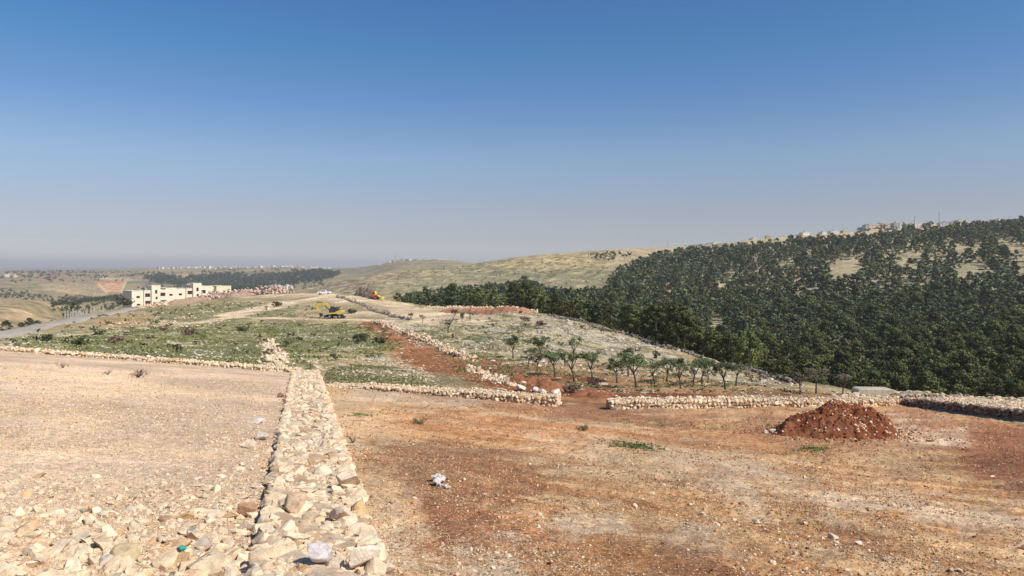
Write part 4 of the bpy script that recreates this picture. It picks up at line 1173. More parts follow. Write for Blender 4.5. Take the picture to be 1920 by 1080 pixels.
ribbon('road', [(-160, 652), (0, 629), (60, 617), (110, 607), (160, 596), (205, 587), (240, 581), (262, 578)], 5.2, .32, (.26, .24, .21), 85, 420, M_ROAD)

# ------------------------------------------------------------------ foliage
def leaf_cloud(centres, radii, per, size, r, colA, colB, squash=1.0, updark=True, tri=True):
    """many small leaf clumps spread through the crown's volume"""
    nC = len(centres); n = nC * per
    c = np.repeat(centres, per, 0); rad = np.repeat(radii, per)
    d = r.normal(size=(n, 3)); d /= np.linalg.norm(d, axis=1)[:, None]
    p = c + d * (rad * r.uniform(.35, 1.0, n) ** .6)[:, None] * np.array([1, 1, squash])
    # random oriented triangles
    a_ = r.normal(size=(n, 3)); a_ /= np.linalg.norm(a_, axis=1)[:, None]
    b_ = np.cross(a_, d + .4 * r.normal(size=(n, 3))); b_ /= np.linalg.norm(b_, axis=1)[:, None] + 1e-9
    a_ = np.cross(b_, d); a_ /= np.linalg.norm(a_, axis=1)[:, None] + 1e-9
    s = size * r.uniform(.6, 1.4, n)[:, None]
    V = np.stack([p + a_ * s, p - a_ * s * .5 + b_ * s * .8, p - a_ * s * .5 - b_ * s * .8], 1).reshape(-1, 3)
    Fc = np.arange(n * 3).reshape(-1, 3)
    tone = np.repeat(r.uniform(0, 1, nC), per) * .7 + r.uniform(0, .3, n)
    col = np.array(colA)[None] * (1 - tone[:, None]) + np.array(colB)[None] * tone[:, None]
    return V, Fc, np.repeat(col, 3, 0)

PINE_A, PINE_B = (.030, .038, .016), (.125, .135, .055)
def pine_crown(seed, nC, per, size, kind=0):
    r = np.random.RandomState(seed)
    # unit tree height 1; crown from .12 to 1
    cs, rs = [], []
    for i in range(nC):
        t = r.uniform(0, 1) ** .85
        z = .14 + .82 * t
        wd = (.32 * (1 - t) ** .55 + .05) if kind == 0 else (.36 * math.sin(math.pi * min(1, .18 + .80 * t)) ** .8 + .02)
        a_ = r.uniform(0, 2 * math.pi); q = wd * math.sqrt(r.uniform(.15, 1))
        cs.append((q * math.cos(a_), q * math.sin(a_), z)); rs.append(r.uniform(.07, .13))
    return leaf_cloud(np.array(cs), np.array(rs), per, size, r, PINE_A, PINE_B, .75)

def pine_trunk_mesh(seed):
    r = np.random.RandomState(seed); mb = MB()
    bend = r.uniform(-.03, .03, 2)
    mb.tube([(0, 0, -.06), (bend[0] * .4, bend[1] * .4, .3), (bend[0], bend[1], .6), (bend[0] * 1.2, bend[1] * 1.3, .9)], [.026, .02, .012, .004], 6)
    for k in range(7):
        z = r.uniform(.2, .75); a_ = r.uniform(0, 6.28); l = .26 * (1.05 - z)
        mb.tube([(bend[0] * z, bend[1] * z, z), (math.cos(a_) * l * .6, math.sin(a_) * l * .6, z + .05), (math.cos(a_) * l, math.sin(a_) * l, z + .12)], [.008, .005, .002], 4)
    o = mb.build('trunk', M_BARK)
    me = o.data; bpy.data.objects.remove(o); return me

FOREST = [(745, 563), (800, 553), (880, 545), (930, 540), (985, 526), (1030, 548), (1090, 553), (1140, 548), (1150, 512), (1185, 497), (1215, 484), (1262, 474), (1300, 468), (1400, 462), (1500, 452), (1600, 446), (1680, 438), (1760, 430), (1850, 422), (1920, 416), (2300, 405), (2300, 800), (1000, 800), (1000, 640), (740, 600)]
CLEAR = [[(1555, 493), (1610, 488), (1622, 505), (1600, 530), (1570, 535), (1555, 515)], [(1452, 492), (1490, 490), (1492, 505), (1455, 508)], [(1765, 450), (1790, 450), (1788, 468), (1765, 466)], [(1795, 465), (1822, 465), (1818, 480), (1798, 482)],
         [(1680, 478), (1700, 482), (1692, 515), (1678, 512)], [(1690, 532), (1725, 534), (1715, 548), (1690, 548)], [(1775, 505), (1850, 490), (1860, 520), (1800, 525)], [(1590, 478), (1640, 480), (1625, 488), (1590, 486)],
         [(1325, 598), (1365, 600), (1362, 622), (1330, 615)], [(1380, 588), (1402, 592), (1396, 608), (1380, 604)], [(1905, 470), (1930, 465), (1930, 520), (1908, 512)], [(1670, 480), (1720, 470), (1730, 490), (1690, 500)], [(1870, 455), (1910, 458), (1905, 475), (1880, 472)], [(1565, 632), (1590, 634), (1585, 648), (1566, 645)], [(1660, 655), (1680, 655), (1678, 668), (1660, 668)], [(1500, 545), (1540, 548), (1530, 560), (1500, 558)],
         [(1440, 455), (1620, 436), (1700, 428), (1760, 424), (1770, 432), (1600, 444), (1450, 460)]]

def forest():
    r = np.random.RandomState(5)
    X, Y, Zz, Hh, PXs, PYs = [], [], [], [], [], []
    d = 95.0
    while d < 1120:
        sp = 4.2 + 3.0 * sm(180, 450, np.array(d)) * 1.0
        pxs = np.arange(620, 2300, sp / d * F)
        n = len(pxs)
        px = pxs + r.uniform(-.45, .45, n) * sp / d * F
        dd = d + r.uniform(-.45, .45, n) * sp
        x = (px - CX) / F * dd; z = ground(x, dd); py = HZ - z / dd * F
        h = (r.uniform(3.4, 6.4, n) + sm(160, 320, dd) * r.uniform(.4, 2.4, n) + sm(230, 420, dd) * r.uniform(0, 3.0, n)) * (1 - .45 * sm(.86, .97, dd / kz_d(7, px))) * (1 + .22 * (r.uniform(size=n) < .12)) * np.where(px < 1180, .95, 1.0)
        pm = py - h * .35 / dd * F                    # middle of the crown
        pt = py - h * .95 / dd * F
        m = (poly_sd(px, pm, FOREST) > 0) & (dd > kz_d(4, px) * 1.05) & (dd < kz_d(7, px) * 1.02)
        m &= poly_sd(px, py, FOREST) > -4
        for c in CLEAR:
            m &= poly_sd(px, pm, c) < 1.5
            m &= poly_sd(px, py, c) < 2.5
        th = .10 + .04 * sm(300, 200, dd) + .3 * sm(.56, .70, fbm(x / 22, dd / 22, 3, 133)) + .16 * sm(1480, 1650, px) * sm(560, 500, py)
        m &= r.uniform(size=n) > th
        X += list(x[m]); Y += list(dd[m]); Zz += list(z[m]); Hh += list(h[m]); PXs += list(px[m]); PYs += list(py[m])
        d += sp
    X, Y, Zz, Hh, PXs, PYs = map(np.array, (X, Y, Zz, Hh, PXs, PYs))
    # which show largest: nearest trees whose crown is not hidden by the spur in front
    k3 = kz_d(4, PXs); x3 = (PXs - CX) / F * k3
    crest = HZ - ground(x3, k3) / k3 * F
    vis = (PYs - Hh / Y * F < crest - 3) & (PXs > 700) & (PXs < 1960)
    hidden = ~vis & (Y < 260)
    order = np.argsort(-(Hh / Y) * vis)
    big = order[:290]
    protos = []
    for k in range(6):
        V, Fc, C = pine_crown(300 + k, 70, 55, .024, k % 2); C = C * np.array((1.25, 1.2, .95)) * (.78 + .07 * k)
        cm = mesh_np('crown', V, Fc, 3, C, smooth=False); cm.materials.append(M_PINE)
        protos.append((cm, pine_trunk_mesh(400 + k)))
    r.shuffle(protos)
    lab = {0: 'dark green pine tree in the nearest rows of the dense hillside forest', 1: 'dark pine tree in the narrow belt behind the brow of the bare spur'}
    for q, i in enumerate(big):
        cm, tm = protos[q % 6]
        belt = PXs[i] < 1160
        root = bpy.data.objects.new('pine_tree', None); COL.objects.link(root)
        root.location = (X[i], Y[i], Zz[i] - .1); s = Hh[i]
        root.scale = (s * r.uniform(.9, 1.25), s * r.uniform(.9, 1.25), s); root.rotation_euler = (0, 0, r.uniform(0, 6.28))
        tag(root, lab[1 if belt else 0], 'tree', 'pines of the belt behind the spur' if belt else 'pines in the front rows of the forest')
        for nm, me in (('crown', cm), ('trunk', tm)):
            o = bpy.data.objects.new(nm, me); COL.objects.link(o); o.parent = root
    rest = np.ones(len(X), bool); rest[big] = False; rest &= ~hidden
    idx = np.where(rest)[0]
    Vs, Fs, Cs = [], [], []; off = 0
    lods = [(0, 330, [pine_crown(500 + k, 30, 14, .050, k % 2) for k in range(6)]), (330, 600, [pine_crown(520 + k, 20, 9, .075, k % 2) for k in range(6)]), (600, 3000, [pine_crown(540 + k, 13, 6, .11, k % 2) for k in range(6)])]
    for lo, hi, vs in lods:
        for k, (V, Fc, C) in enumerate(vs):
            m = idx[(Y[idx] >= lo) & (Y[idx] < hi)]; m = m[k::6]
            if not len(m): continue
            an = r.uniform(0, 6.28, len(m)); ca, sa = np.cos(an), np.sin(an); wd = Hh[m] * r.uniform(.85, 1.35, len(m))
            P = np.empty((len(m), len(V), 3))
            P[:, :, 0] = (V[None, :, 0] * ca[:, None] - V[None, :, 1] * sa[:, None]) * wd[:, None] + X[m][:, None]
            P[:, :, 1] = (V[None, :, 0] * sa[:, None] + V[None, :, 1] * ca[:, None]) * wd[:, None] + Y[m][:, None]
            P[:, :, 2] = V[None, :, 2] * Hh[m][:, None] + (Zz[m] - .08 * Hh[m])[:, None]
            Vs.append(P.reshape(-1, 3)); Fs.append((Fc[None] + (np.arange(len(m)) * len(V))[:, None, None] + off).reshape(-1, 3)); off += P.shape[0] * P.shape[1]
            tint = r.uniform(.45, 1.35, (len(m), 1, 1)) * (1 + r.uniform(-.18, .18, (len(m), 1, 1)) * np.array([1, .2, -1])[None, None]) * (1 + (r.uniform(size=(len(m), 1, 1)) < .025) * np.array([.7, .15, .2])[None, None])
            Cs.append((C[None] * tint).reshape(-1, 3))
    me = mesh_np('pine_forest', np.concatenate(Vs), np.concatenate(Fs), 3, np.concatenate(Cs), smooth=False)
    tag(link('pine_forest', me, M_PINE), 'dark green pine forest covering the hillside on the right', 'forest', kind='stuff')
    print('forest trees', len(X), 'rest', len(idx), 'tris', sum(len(f) for f in Fs))
forest()

def crown_mass(name, label, polys, sp, hlo, hhi, dmin, dmax, seed, colA=(.022, .033, .016), colB=(.05, .062, .03), dens=1.0, nC=8, per=5, size=.16, cat='trees', row=False, wide=1.1):
    r = np.random.RandomState(seed)
    V0 = []
    for k in range(4):
        rr = np.random.RandomState(seed * 10 + k)
        cs = np.stack([rr.normal(size=nC) * .22 * wide, rr.normal(size=nC) * .22 * wide, rr.uniform(.3, .85, nC)], 1)
        V0.append(leaf_cloud(cs, np.full(nC, .26), per, size, rr, colA, colB, .8))
    X, Y, Zz, Hh = [], [], [], []
    d = dmin
    P = np.array([p for poly in polys for p in poly]); pa, pb = P[:, 0].min(), P[:, 0].max()
    while d < dmax:
        pxs = np.arange(pa, pb, sp / d * F); n = len(pxs)
        j = .12 if row else .45
        px = pxs + r.uniform(-j, j, n) * sp / d * F; dd = d + r.uniform(-j, j, n) * sp
        x = (px - CX) / F * dd; z = ground(x, dd); py = HZ - z / dd * F
        m = np.zeros(n, bool)
        for poly in polys: m |= poly_sd(px, py, poly) > 0
        m &= r.uniform(size=n) < dens
        X += list(x[m]); Y += list(dd[m]); Zz += list(z[m]); Hh += list(r.uniform(hlo, hhi, m.sum()))
        d += sp
    X, Y, Zz, Hh = map(np.array, (X, Y, Zz, Hh))
    if not len(X): print('EMPTY', name, label); return
    Vs, Fs, Cs = [], [], []; off = 0
    for k, (V, Fc, C) in enumerate(V0):
        m = np.arange(len(X))[k::4]
        if not len(m): continue
        an = r.uniform(0, 6.28, len(m)); ca, sa = np.cos(an), np.sin(an)
        Pp = np.empty((len(m), len(V), 3))
        Pp[:, :, 0] = (V[None, :, 0] * ca[:, None] - V[None, :, 1] * sa[:, None]) * Hh[m][:, None] + X[m][:, None]
        Pp[:, :, 1] = (V[None, :, 0] * sa[:, None] + V[None, :, 1] * ca[:, None]) * Hh[m][:, None] + Y[m][:, None]
        Pp[:, :, 2] = V[None, :, 2] * Hh[m][:, None] + Zz[m][:, None]
        Vs.append(Pp.reshape(-1, 3)); Fs.append((Fc[None] + (np.arange(len(m)) * len(V))[:, None, None] + off).reshape(-1, 3)); off += Pp.shape[0] * Pp.shape[1]
        Cs.append((C[None] * r.uniform(.75, 1.3, (len(m), 1, 1))).reshape(-1, 3))
    o = link(name, mesh_np(name, np.concatenate(Vs), np.concatenate(Fs), 3, np.concatenate(Cs), smooth=False), M_PINE)
    print(name, label, len(X))
    return tag(o, label, cat, kind='stuff')

crown_mass('distant_wood', 'dark wood on the distant hill behind the villa row', [[(270, 522), (300, 516), (350, 524), (360, 518), (440, 514), (470, 520), (600, 508), (640, 516), (600, 528), (500, 545), (430, 548), (280, 530)]], 11, 8, 13, 1300, 3400, 61, dens=.6)
crown_mass('distant_trees', 'scattered dark trees over the distant hills on the left', [[(230, 550), (300, 530), (240, 520), (262, 512), (520, 506), (640, 510), (600, 545), (430, 548)]], 24, 6, 10, 1300, 3600, 62, dens=.4)
crown_mass('valley_trees', 'bushy olive trees in the valley left of the villa row', [[(95, 575), (120, 560), (240, 560), (245, 575), (160, 592), (120, 600), (100, 590)]], 10, 3.2, 5, 300, 1500, 63, colA=(.045, .05, .025), colB=(.10, .10, .055), dens=.6)
crown_mass('valley_trees', 'grey green scrub band on the farmland at the left', [[(0, 540), (90, 556), (235, 556), (240, 566), (90, 566), (0, 560)]], 16, 3.2, 5.5, 500, 1900, 64, colA=(.05, .055, .03), colB=(.11, .11, .06), dens=.85)
crown_mass('hill_trees', 'sparse dotted trees on the far left slopes', [[(0, 510), (160, 508), (300, 512), (240, 528), (180, 530), (60, 532), (0, 540)]], 30, 5, 8, 1700, 3500, 72, colA=(.03, .035, .02), colB=(.07, .075, .04), dens=.4)
crown_mass('orchard', 'small dotted orchard near the crest of the middle hill', [[(1105, 478), (1160, 474), (1190, 480), (1150, 490), (1108, 487)]], 9, 3.0, 4.0, 700, 1300, 65, dens=.8)
crown_mass('hill_scrub', 'scattered scrub on the green middle hill', [[(640, 540), (760, 510), (1000, 485), (1200, 475), (1150, 500), (1120, 550), (800, 560)]], 17, 1.2, 2.6, 500, 1250, 66, colA=(.05, .055, .03), colB=(.10, .10, .05), dens=.4, nC=4, per=5, size=.22)
crown_mass('field_scrub', 'low dark scrub in the green field', [[(-100, 660), (0, 630), (140, 612), (300, 605), (560, 604), (720, 610), (790, 670), (560, 690), (300, 660), (60, 650)]], 4.2, .35, .8, 62, 210, 67, colA=(.035, .04, .018), colB=(.10, .105, .045), dens=.28, nC=8, per=10, size=.13, cat='scrub', wide=2.0)
crown_mass('field_scrub', 'low scrub on the hillside below the villa row', [[(60, 625), (250, 582), (440, 566), (600, 575), (600, 596), (430, 592), (150, 628)]], 5.5, .5, 1.0, 110, 380, 68, colA=(.04, .045, .02), colB=(.11, .115, .05), dens=.3, nC=6, per=8, size=.18, cat='scrub', wide=2.0)
crown_mass('slope_scrub', 'grey low scrub on the bare stony slope', [[(800, 600), (980, 590), (1130, 615), (1400, 700), (1520, 730), (1300, 712), (1050, 690), (850, 660)]], 3.2, .35, .85, 50, 190, 69, colA=(.07, .065, .04), colB=(.17, .15, .095), dens=.3, nC=7, per=9, size=.14, cat='scrub', wide=1.9)

# ground grass: tufts in the green field
def grass_field(label, poly, n, dmin, dmax, seed, h=.22, cA=(.10, .115, .036), cB=(.25, .245, .10)):
    r = np.random.RandomState(seed)
    P = np.array(poly); N = n * 5
    px = r.uniform(P[:, 0].min(), P[:, 0].max(), N); d = np.sqrt(r.uniform(dmin ** 2, dmax ** 2, N))
    x = (px - CX) / F * d; z = ground(x, d); py = HZ - z / d * F
    m = (poly_sd(px, py, poly) > 0) & (d > k1d(px) + .8) & (r.uniform(size=N) < sm(.42, .6, fbm(x / 4, d / 4, 4, seed)))
    i = np.where(m)[0][:n]
    c = np.stack([x[i], d[i], z[i] + h * .25], 1)
    V, Fc, C = leaf_cloud(c, np.full(len(i), h * 1.5), 9, h * .55, r, cA, cB, .3)
    o = link('grass', mesh_np('grass', V, Fc, 3, C, smooth=False), M_LEAF)
    tag(o, label, 'grass', kind='stuff')
grass_field('green grass patches between the stones of the left field', [(-60, 655), (60, 640), (300, 612), (560, 604), (690, 610), (760, 650), (700, 670), (560, 690), (300, 682), (0, 655)], 4200, 56, 170, 81)
grass_field('thin grass on the brown ground right behind the gap wall', [(600, 715), (620, 690), (700, 675), (780, 700), (840, 730), (700, 735)], 2600, 37, 80, 83, .09, (.11, .11, .04), (.24, .225, .10))
grass_field('sparse yellow green grass on the slope around the olive trees', [(760, 620), (960, 610), (1200, 690), (1500, 735), (1150, 735), (860, 700)], 3200, 36, 150, 82, .15, (.10, .11, .04), (.22, .21, .09))

def grass_patch(label, px, py, rx, ry, n, seed, h=.035):
    r = np.random.RandomState(seed); p = at(px, py, 5, 40); q = at(px, py - ry, 5, 60); L = abs(q[1] - p[1]); Wd = rx / F * p[1]
    x = p[0] + r.normal(size=n) * Wd * .5; y = p[1] + r.normal(size=n) * L * .5
    c = np.stack([x, y, ground(x, y) + h * .4], 1)
    V, Fc, C = leaf_cloud(c, np.full(n, h * 1.3), 8, h * .5, r, (.06, .10, .025), (.17, .23, .07), .6)
    tag(link('grass', mesh_np('grass', V, Fc, 3, C, smooth=False), M_LEAF), label, 'grass', kind='stuff')
grass_patch('thin green grass patch on the orange field below the round weed', 1190, 838, 50, 7, 260, 1)
grass_patch('sparse grass seedlings in front of the red soil heap', 1530, 842, 40, 5, 120, 2)
grass_patch('sparse grass seedlings by the stone wall', 680, 778, 22, 5, 60, 3)
grass_patch('thin sprinkling of green in the middle of the orange field', 1290, 795, 220, 9, 260, 4, .03)

# ------------------------------------------------------------------ shrubs, weeds and small plants near
def shrub(label, px, py, s, seed, cA, cB, dmin=4, dmax=400, name='shrub', stems=14, leaf=.05, squash=.8, cat='shrub', leaves=True, nC=24):
    r = np.random.RandomState(seed)
    p = at(px, py, dmin, dmax)
    root = empty(name, p, label=label, cat=cat)
    mb = MB()
    for k in range(stems):
        a_ = r.uniform(0, 6.28); q = r.uniform(.2, .9); e_ = (math.cos(a_) * q * s, math.sin(a_) * q * s, s * r.uniform(.5, 1.1) * squash)
        mb.tube([(0, 0, -.02), (e_[0] * .45, e_[1] * .45, e_[2] * .6), e_], [.018 * s, .012 * s, .004 * s], 3, cap=False)
    mb.build('stem', M_BARK_PALE, root)
    if leaves:
        a_ = r.uniform(0, 6.28, nC); q = np.sqrt(r.uniform(0, 1, nC)) * .8 * s
        cs = np.stack([np.cos(a_) * q, np.sin(a_) * q, s * squash * r.uniform(.15, .85, nC)], 1)
        V, Fc, C = leaf_cloud(cs, np.full(nC, .24 * s), 16, leaf * s, r, cA, cB, .8)
        link('foliage', mesh_np('foliage', V, Fc, 3, C, smooth=False), M_LEAF, root)
    return root
DRYA, DRYB = (.11, .065, .05), (.22, .15, .11)
GRA, GRB = (.035, .07, .02), (.10, .16, .05)
shrub('dry brown purple shrub on the pale left field', 260, 708, .48, 1, DRYA, DRYB, 20, 55, stems=40, nC=14)
shrub('wispy green plant on the left field, left of the dry shrub', 118, 690, .38, 2, GRA, GRB, 20, 55, name='weed', cat='plant', nC=10)
shrub('small bright green weed between the wispy plant and the dry shrub', 202, 703, .30, 3, GRA, GRB, 20, 55, name='weed', cat='plant', nC=10)
shrub('grassy green tuft on the orange field, left of the rounder bush', 787, 795, .26, 4, GRA, GRB, 8, 40, name='grass_tuft', cat='plant', squash=.6, stems=24)
shrub('rounded dark green weed in the middle of the orange field', 1092, 807, .22, 5, (.02, .06, .02), (.06, .13, .04), 8, 40, name='weed', cat='plant', squash=.75, nC=40)
shrub('grey leafless twig plant at the right foot of the wall', 661, 830, .20, 6, DRYA, DRYB, 4, 30, name='dry_weed', cat='plant', leaves=False, stems=30)
shrub('tiny green sprout on the field beside the wall', 674, 778, .16, 7, GRA, GRB, 5, 30, name='weed', cat='plant', squash=.4, nC=8)
for k, (px, py, s, lab) in enumerate([(152, 648, 1.0, 'dark round shrub above the left field wall'), (92, 640, 1.2, 'wide dark shrub left of the round one above the field wall'), (216, 644, 1.1, 'brown shrub right of the round one above the field wall'),
        (355, 628, 1.5, 'greyish shrub standing in the field below the narrow track'), (305, 620, 1.0, 'low brown shrub in the field near the narrow track'), (455, 622, 1.3, 'green shrub clump in the field left of the rock pile'),
        (673, 640, 1.5, 'dark green bush in the field left of the red track'), (712, 645, 1.3, 'second dark bush between the field and the red track'), (186, 628, .9, 'shrub on the verge of the narrow track end'),
        (985, 603, 1.2, 'grey thorny bush on the brow of the bare spur'), (1015, 610, 1.1, 'leafless grey bush right of the thorny one on the spur'), (520, 575, 2.0, 'dark shrub clump beside the dirt track left of the excavator'), (660, 588, 1.6, 'shrub clump right of the excavator'), (1115, 722, .7, 'purple grey shrub at the edge of the olive grove'), (1070, 736, .6, 'dry purplish shrub near the gap in the walls')]):
    dr = 'brown' in lab or 'grey' in lab or 'purpl' in lab
    shrub(lab, px, py, s, 20 + k, DRYA if dr else (.025, .035, .015), DRYB if dr else (.075, .09, .035), 36, 420, nC=26, leaf=.09)

# ------------------------------------------------------------------ olive trees
OLIVES = [ # px, base row, top row, kind (0 leafy, 1 sparse)
 (962, 672, 632, 0), (990, 688, 652, 1), (1017, 672, 633, 0), (1007, 697, 664, 1), (1041, 706, 658, 0), (1077, 717, 660, 1), (1075, 678, 634, 1), (1111, 709, 665, 0),
 (1157, 718, 672, 0), (1178, 706, 655, 1), (1193, 727, 664, 0), (1228, 720, 675, 1), (1250, 716, 670, 0), (1272, 706, 672, 0), (1276, 729, 682, 1), (1315, 718, 672, 0), (1300, 722, 678, 1),
 (1360, 730, 676, 0), (1380, 724, 680, 1), (1328, 712, 674, 0), (840, 625, 600, 1), (850, 600, 580, 0), (882, 602, 584, 1), (866, 604, 586, 0), (771, 600, 586, 0), (792, 606, 590, 1), (1500, 740, 700, 2), (1580, 742, 700, 2), (1530, 738, 690, 2)]
def olive(px, pb, pt, kind, seed):
    r = np.random.RandomState(seed)
    p = at(px, pb, 36, 260)
    h = (pb - pt) / F * p[1]
    where = ('on the orange slope behind the walls' if pb > 660 else 'beside the dirt track on the spur')
    root = empty('olive_tree', p)
    mb = MB()
    lean = r.uniform(-.12, .12); z0 = h * r.uniform(.38, .5)
    mb.tube([(0, 0, -.15), (lean * h * .3, 0, z0 * .5), (lean * h, .02 * h, z0)], [.045 * h, .03 * h, .026 * h], 7)
    br = []
    for k in range(5):
        a_ = k * 1.256 + r.uniform(-.4, .4); l = h * r.uniform(.16, .30)
        e_ = (lean * h + math.cos(a_) * l, math.sin(a_) * l, h * r.uniform(.66, .9))
        mb.tube([(lean * h * .9, 0, z0 * .85), ((lean * h + e_[0]) / 2, e_[1] * .5, (z0 + e_[2]) / 2 - .02 * h), e_], [.018 * h, .013 * h, .006 * h], 5)
        br.append(e_)
        for q in range(3):
            f_ = (e_[0] + r.normal() * .09 * h, e_[1] + r.normal() * .09 * h, e_[2] + r.uniform(0, .12) * h)
            mb.tube([e_, f_], [.005 * h, .002 * h], 3, cap=False); br.append(f_)
    mb.build('trunk', M_BARK_PALE, root)
    nC = {0: 52, 1: 26, 2: 40}[kind]
    cs = []
    for k in range(nC):
        b_ = br[r.randint(len(br))]; cs.append((b_[0] + r.normal() * .07 * h, b_[1] + r.normal() * .07 * h, min(b_[2] + r.normal() * .05 * h, h * .97)))
    cA, cB = ((.05, .068, .026), (.17, .20, .09)) if kind < 2 else ((.10, .085, .06), (.2, .17, .12))
    V, Fc, C = leaf_cloud(np.array(cs), np.full(nC, .095 * h), 46 if kind == 0 else 34, .023 * h, r, cA, cB, .85)
    link('crown', mesh_np('crown', V, Fc, 3, C, smooth=False), M_LEAF, root)
    return root, p
ol = [(olive(px, pb, pt, k, 900 + i)) for i, (px, pb, pt, k) in enumerate(OLIVES)]
ol_labels = ['leafy young olive tree, leftmost of the grove, above the red spoil', 'thin leaning olive tree right of the leftmost one', 'leafy olive tree uphill behind the thin leaning one', 'small crooked olive tree low at the left of the grove',
 'round crowned olive tree with a dark straight trunk at the left of the grove', 'bare forked olive tree right of the round crowned one', 'tall sparse olive tree uphill of the bare forked one', 'small leafy olive tree right of the bare forked one',
 'olive tree with a leaning forked trunk in the middle of the grove', 'tall thin olive tree behind the middle of the grove', 'tallest full olive tree in the middle of the grove', 'sparse open olive tree right of the tallest one', 'dark trunked olive tree right of the sparse open one', 'olive tree behind the dark trunked one', 'sparse low twiggy olive tree in front of the grove near the wall', 'broad olive tree with a leaning trunk on the right of the grove', 'small sparse olive tree left of the broad leaning one',
 'dense olive tree with straight trunk, last big one on the right of the grove', 'sparse olive tree just right of the last big one', 'olive tree behind the broad leaning one', 'sparse tree in the field just below the dirt track', 'dark small tree right on the dirt track of the spur', 'thin small tree right of the track trees', 'small tree between the two track trees', 'lone dark small tree at the left of the dirt track', 'thin sapling right of the lone dark tree by the track',
 'bare brown tree at the tip of the stony spur', 'bare grey brown tree beside the concrete block', 'leafless thin tree between the spur tip and the concrete block']
for (o, p), l in zip(ol, ol_labels): tag(o, l, 'tree')

# lone pines by the left road
def single_pine(label, px, pb, pt, seed, dmin=85, wide=1.0):
    p = at(px, pb, dmin, 900); h = (pb - pt) / F * p[1]
    root = empty('pine_tree', p, label=label, cat='tree'); root.scale = (h * wide, h * wide, h)
    V, Fc, C = pine_crown(seed, 60, 40, .03, seed % 2)
    link('crown', mesh_np('crown', V, Fc, 3, C, smooth=False), M_PINE, root)
    o = bpy.data.objects.new('trunk', pine_trunk_mesh(seed)); COL.objects.link(o); o.parent = root
def behind_road(px, pb, d, h): return (px - CX) / F * d, d, -(pb - HZ) / F * d, h
for (px, d, top, bot, lab, wd) in ((12, 230, 601, 624, 'conifer at the left edge beyond the grey road', 1.2), (55, 240, 596, 613, 'dark conifer beyond the grey road, left of the round bush', 1.3), (70, 245, 600, 612, 'broad dark bush beside the conifer beyond the road', 1.6), (40, 235, 604, 616, 'low dark bush left of the conifer beyond the road', 1.6), (97, 270, 600, 606, 'small rounded bush beyond the road', 1.8), (140, 330, 566, 588, 'tall dark cypress like pine behind the concrete columns', .9)):
    x = (px - CX) / F * d; z0 = g1(x, d); zt = -(top - HZ) / F * d; h = max(zt - z0, 1.5)
    root = empty('pine_tree' if 'bush' not in lab else 'bush', (x, d, z0), label=lab, cat='tree' if 'bush' not in lab else 'bush')
    hh = (bot - top) / F * d; wsc = hh * wd
    root.scale = (wsc, wsc, h)
    V, Fc, C = pine_crown(600 + px, 60, 34, .034, 1)
    V = V.copy(); V[:, 2] = 1 - (1 - V[:, 2]) * min(1, hh / h)
    link('crown', mesh_np('crown', V, Fc, 3, C, smooth=False), M_PINE, root)
    o = bpy.data.objects.new('trunk', pine_trunk_mesh(px)); COL.objects.link(o); o.parent = root

# ------------------------------------------------------------------ buildings
M_CREAMSTONE = plain('cream_stone_cladding', (.68, .60, .46), var=.07, scale=1.2)
M_YELLOWSTONE = plain('yellowish_stone_cladding', (.64, .57, .38), var=.05, scale=1.2)
M_DARKIN = plain('dark_interior', (.035, .026, .022), var=.2)
M_FRAME = plain('window_frame', (.20, .13, .09), var=.1)
M_ROOF = plain('roof_screed', (.48, .43, .36), var=.1)
M_CONC = plain('raw_concrete', (.42, .40, .36), var=.15, scale=2)
M_WHITE = plain('white_render', (.66, .63, .58), var=.07)
M_BEIGE = plain('beige_render', (.55, .45, .33), var=.07)
M_TAN = plain('tan_block', (.50, .36, .25), var=.07)
M_GREYB = plain('grey_render', (.36, .36, .36), var=.1)
M_GLASS = plain('dark_glass', (.04, .05, .07), rough=.2, var=.2, spec=.5)

def facade(mb, x0, x1, z0, z1, openings, depth=.35, y=0.0):
    xs = sorted({x0, x1, *[v for o in openings for v in o[:2]]}); zs = sorted({z0, z1, *[v for o in openings for v in o[2:4]]})
    bm = mb.bm
    def quad(p): bm.faces.new([bm.verts.new(q) for q in p])
    for xa, xb in zip(xs[:-1], xs[1:]):
        for za, zb in zip(zs[:-1], zs[1:]):
            mx, mz = (xa + xb) / 2, (za + zb) / 2
            if any(o[0] < mx < o[1] and o[2] < mz < o[3] for o in openings): continue
            quad([(xa, y, za), (xb, y, za), (xb, y, zb), (xa, y, zb)])
    for a_, b_, c, d in [o[:4] for o in openings]:
        quad([(a_, y, c), (a_, y, d), (a_, y + depth, d), (a_, y + depth, c)]); quad([(b_, y, c), (b_, y + depth, c), (b_, y + depth, d), (b_, y, d)])
        quad([(a_, y, c), (a_, y + depth, c), (b_, y + depth, c), (b_, y, c)]); quad([(a_, y, d), (b_, y, d), (b_, y + depth, d), (a_, y + depth, d)])

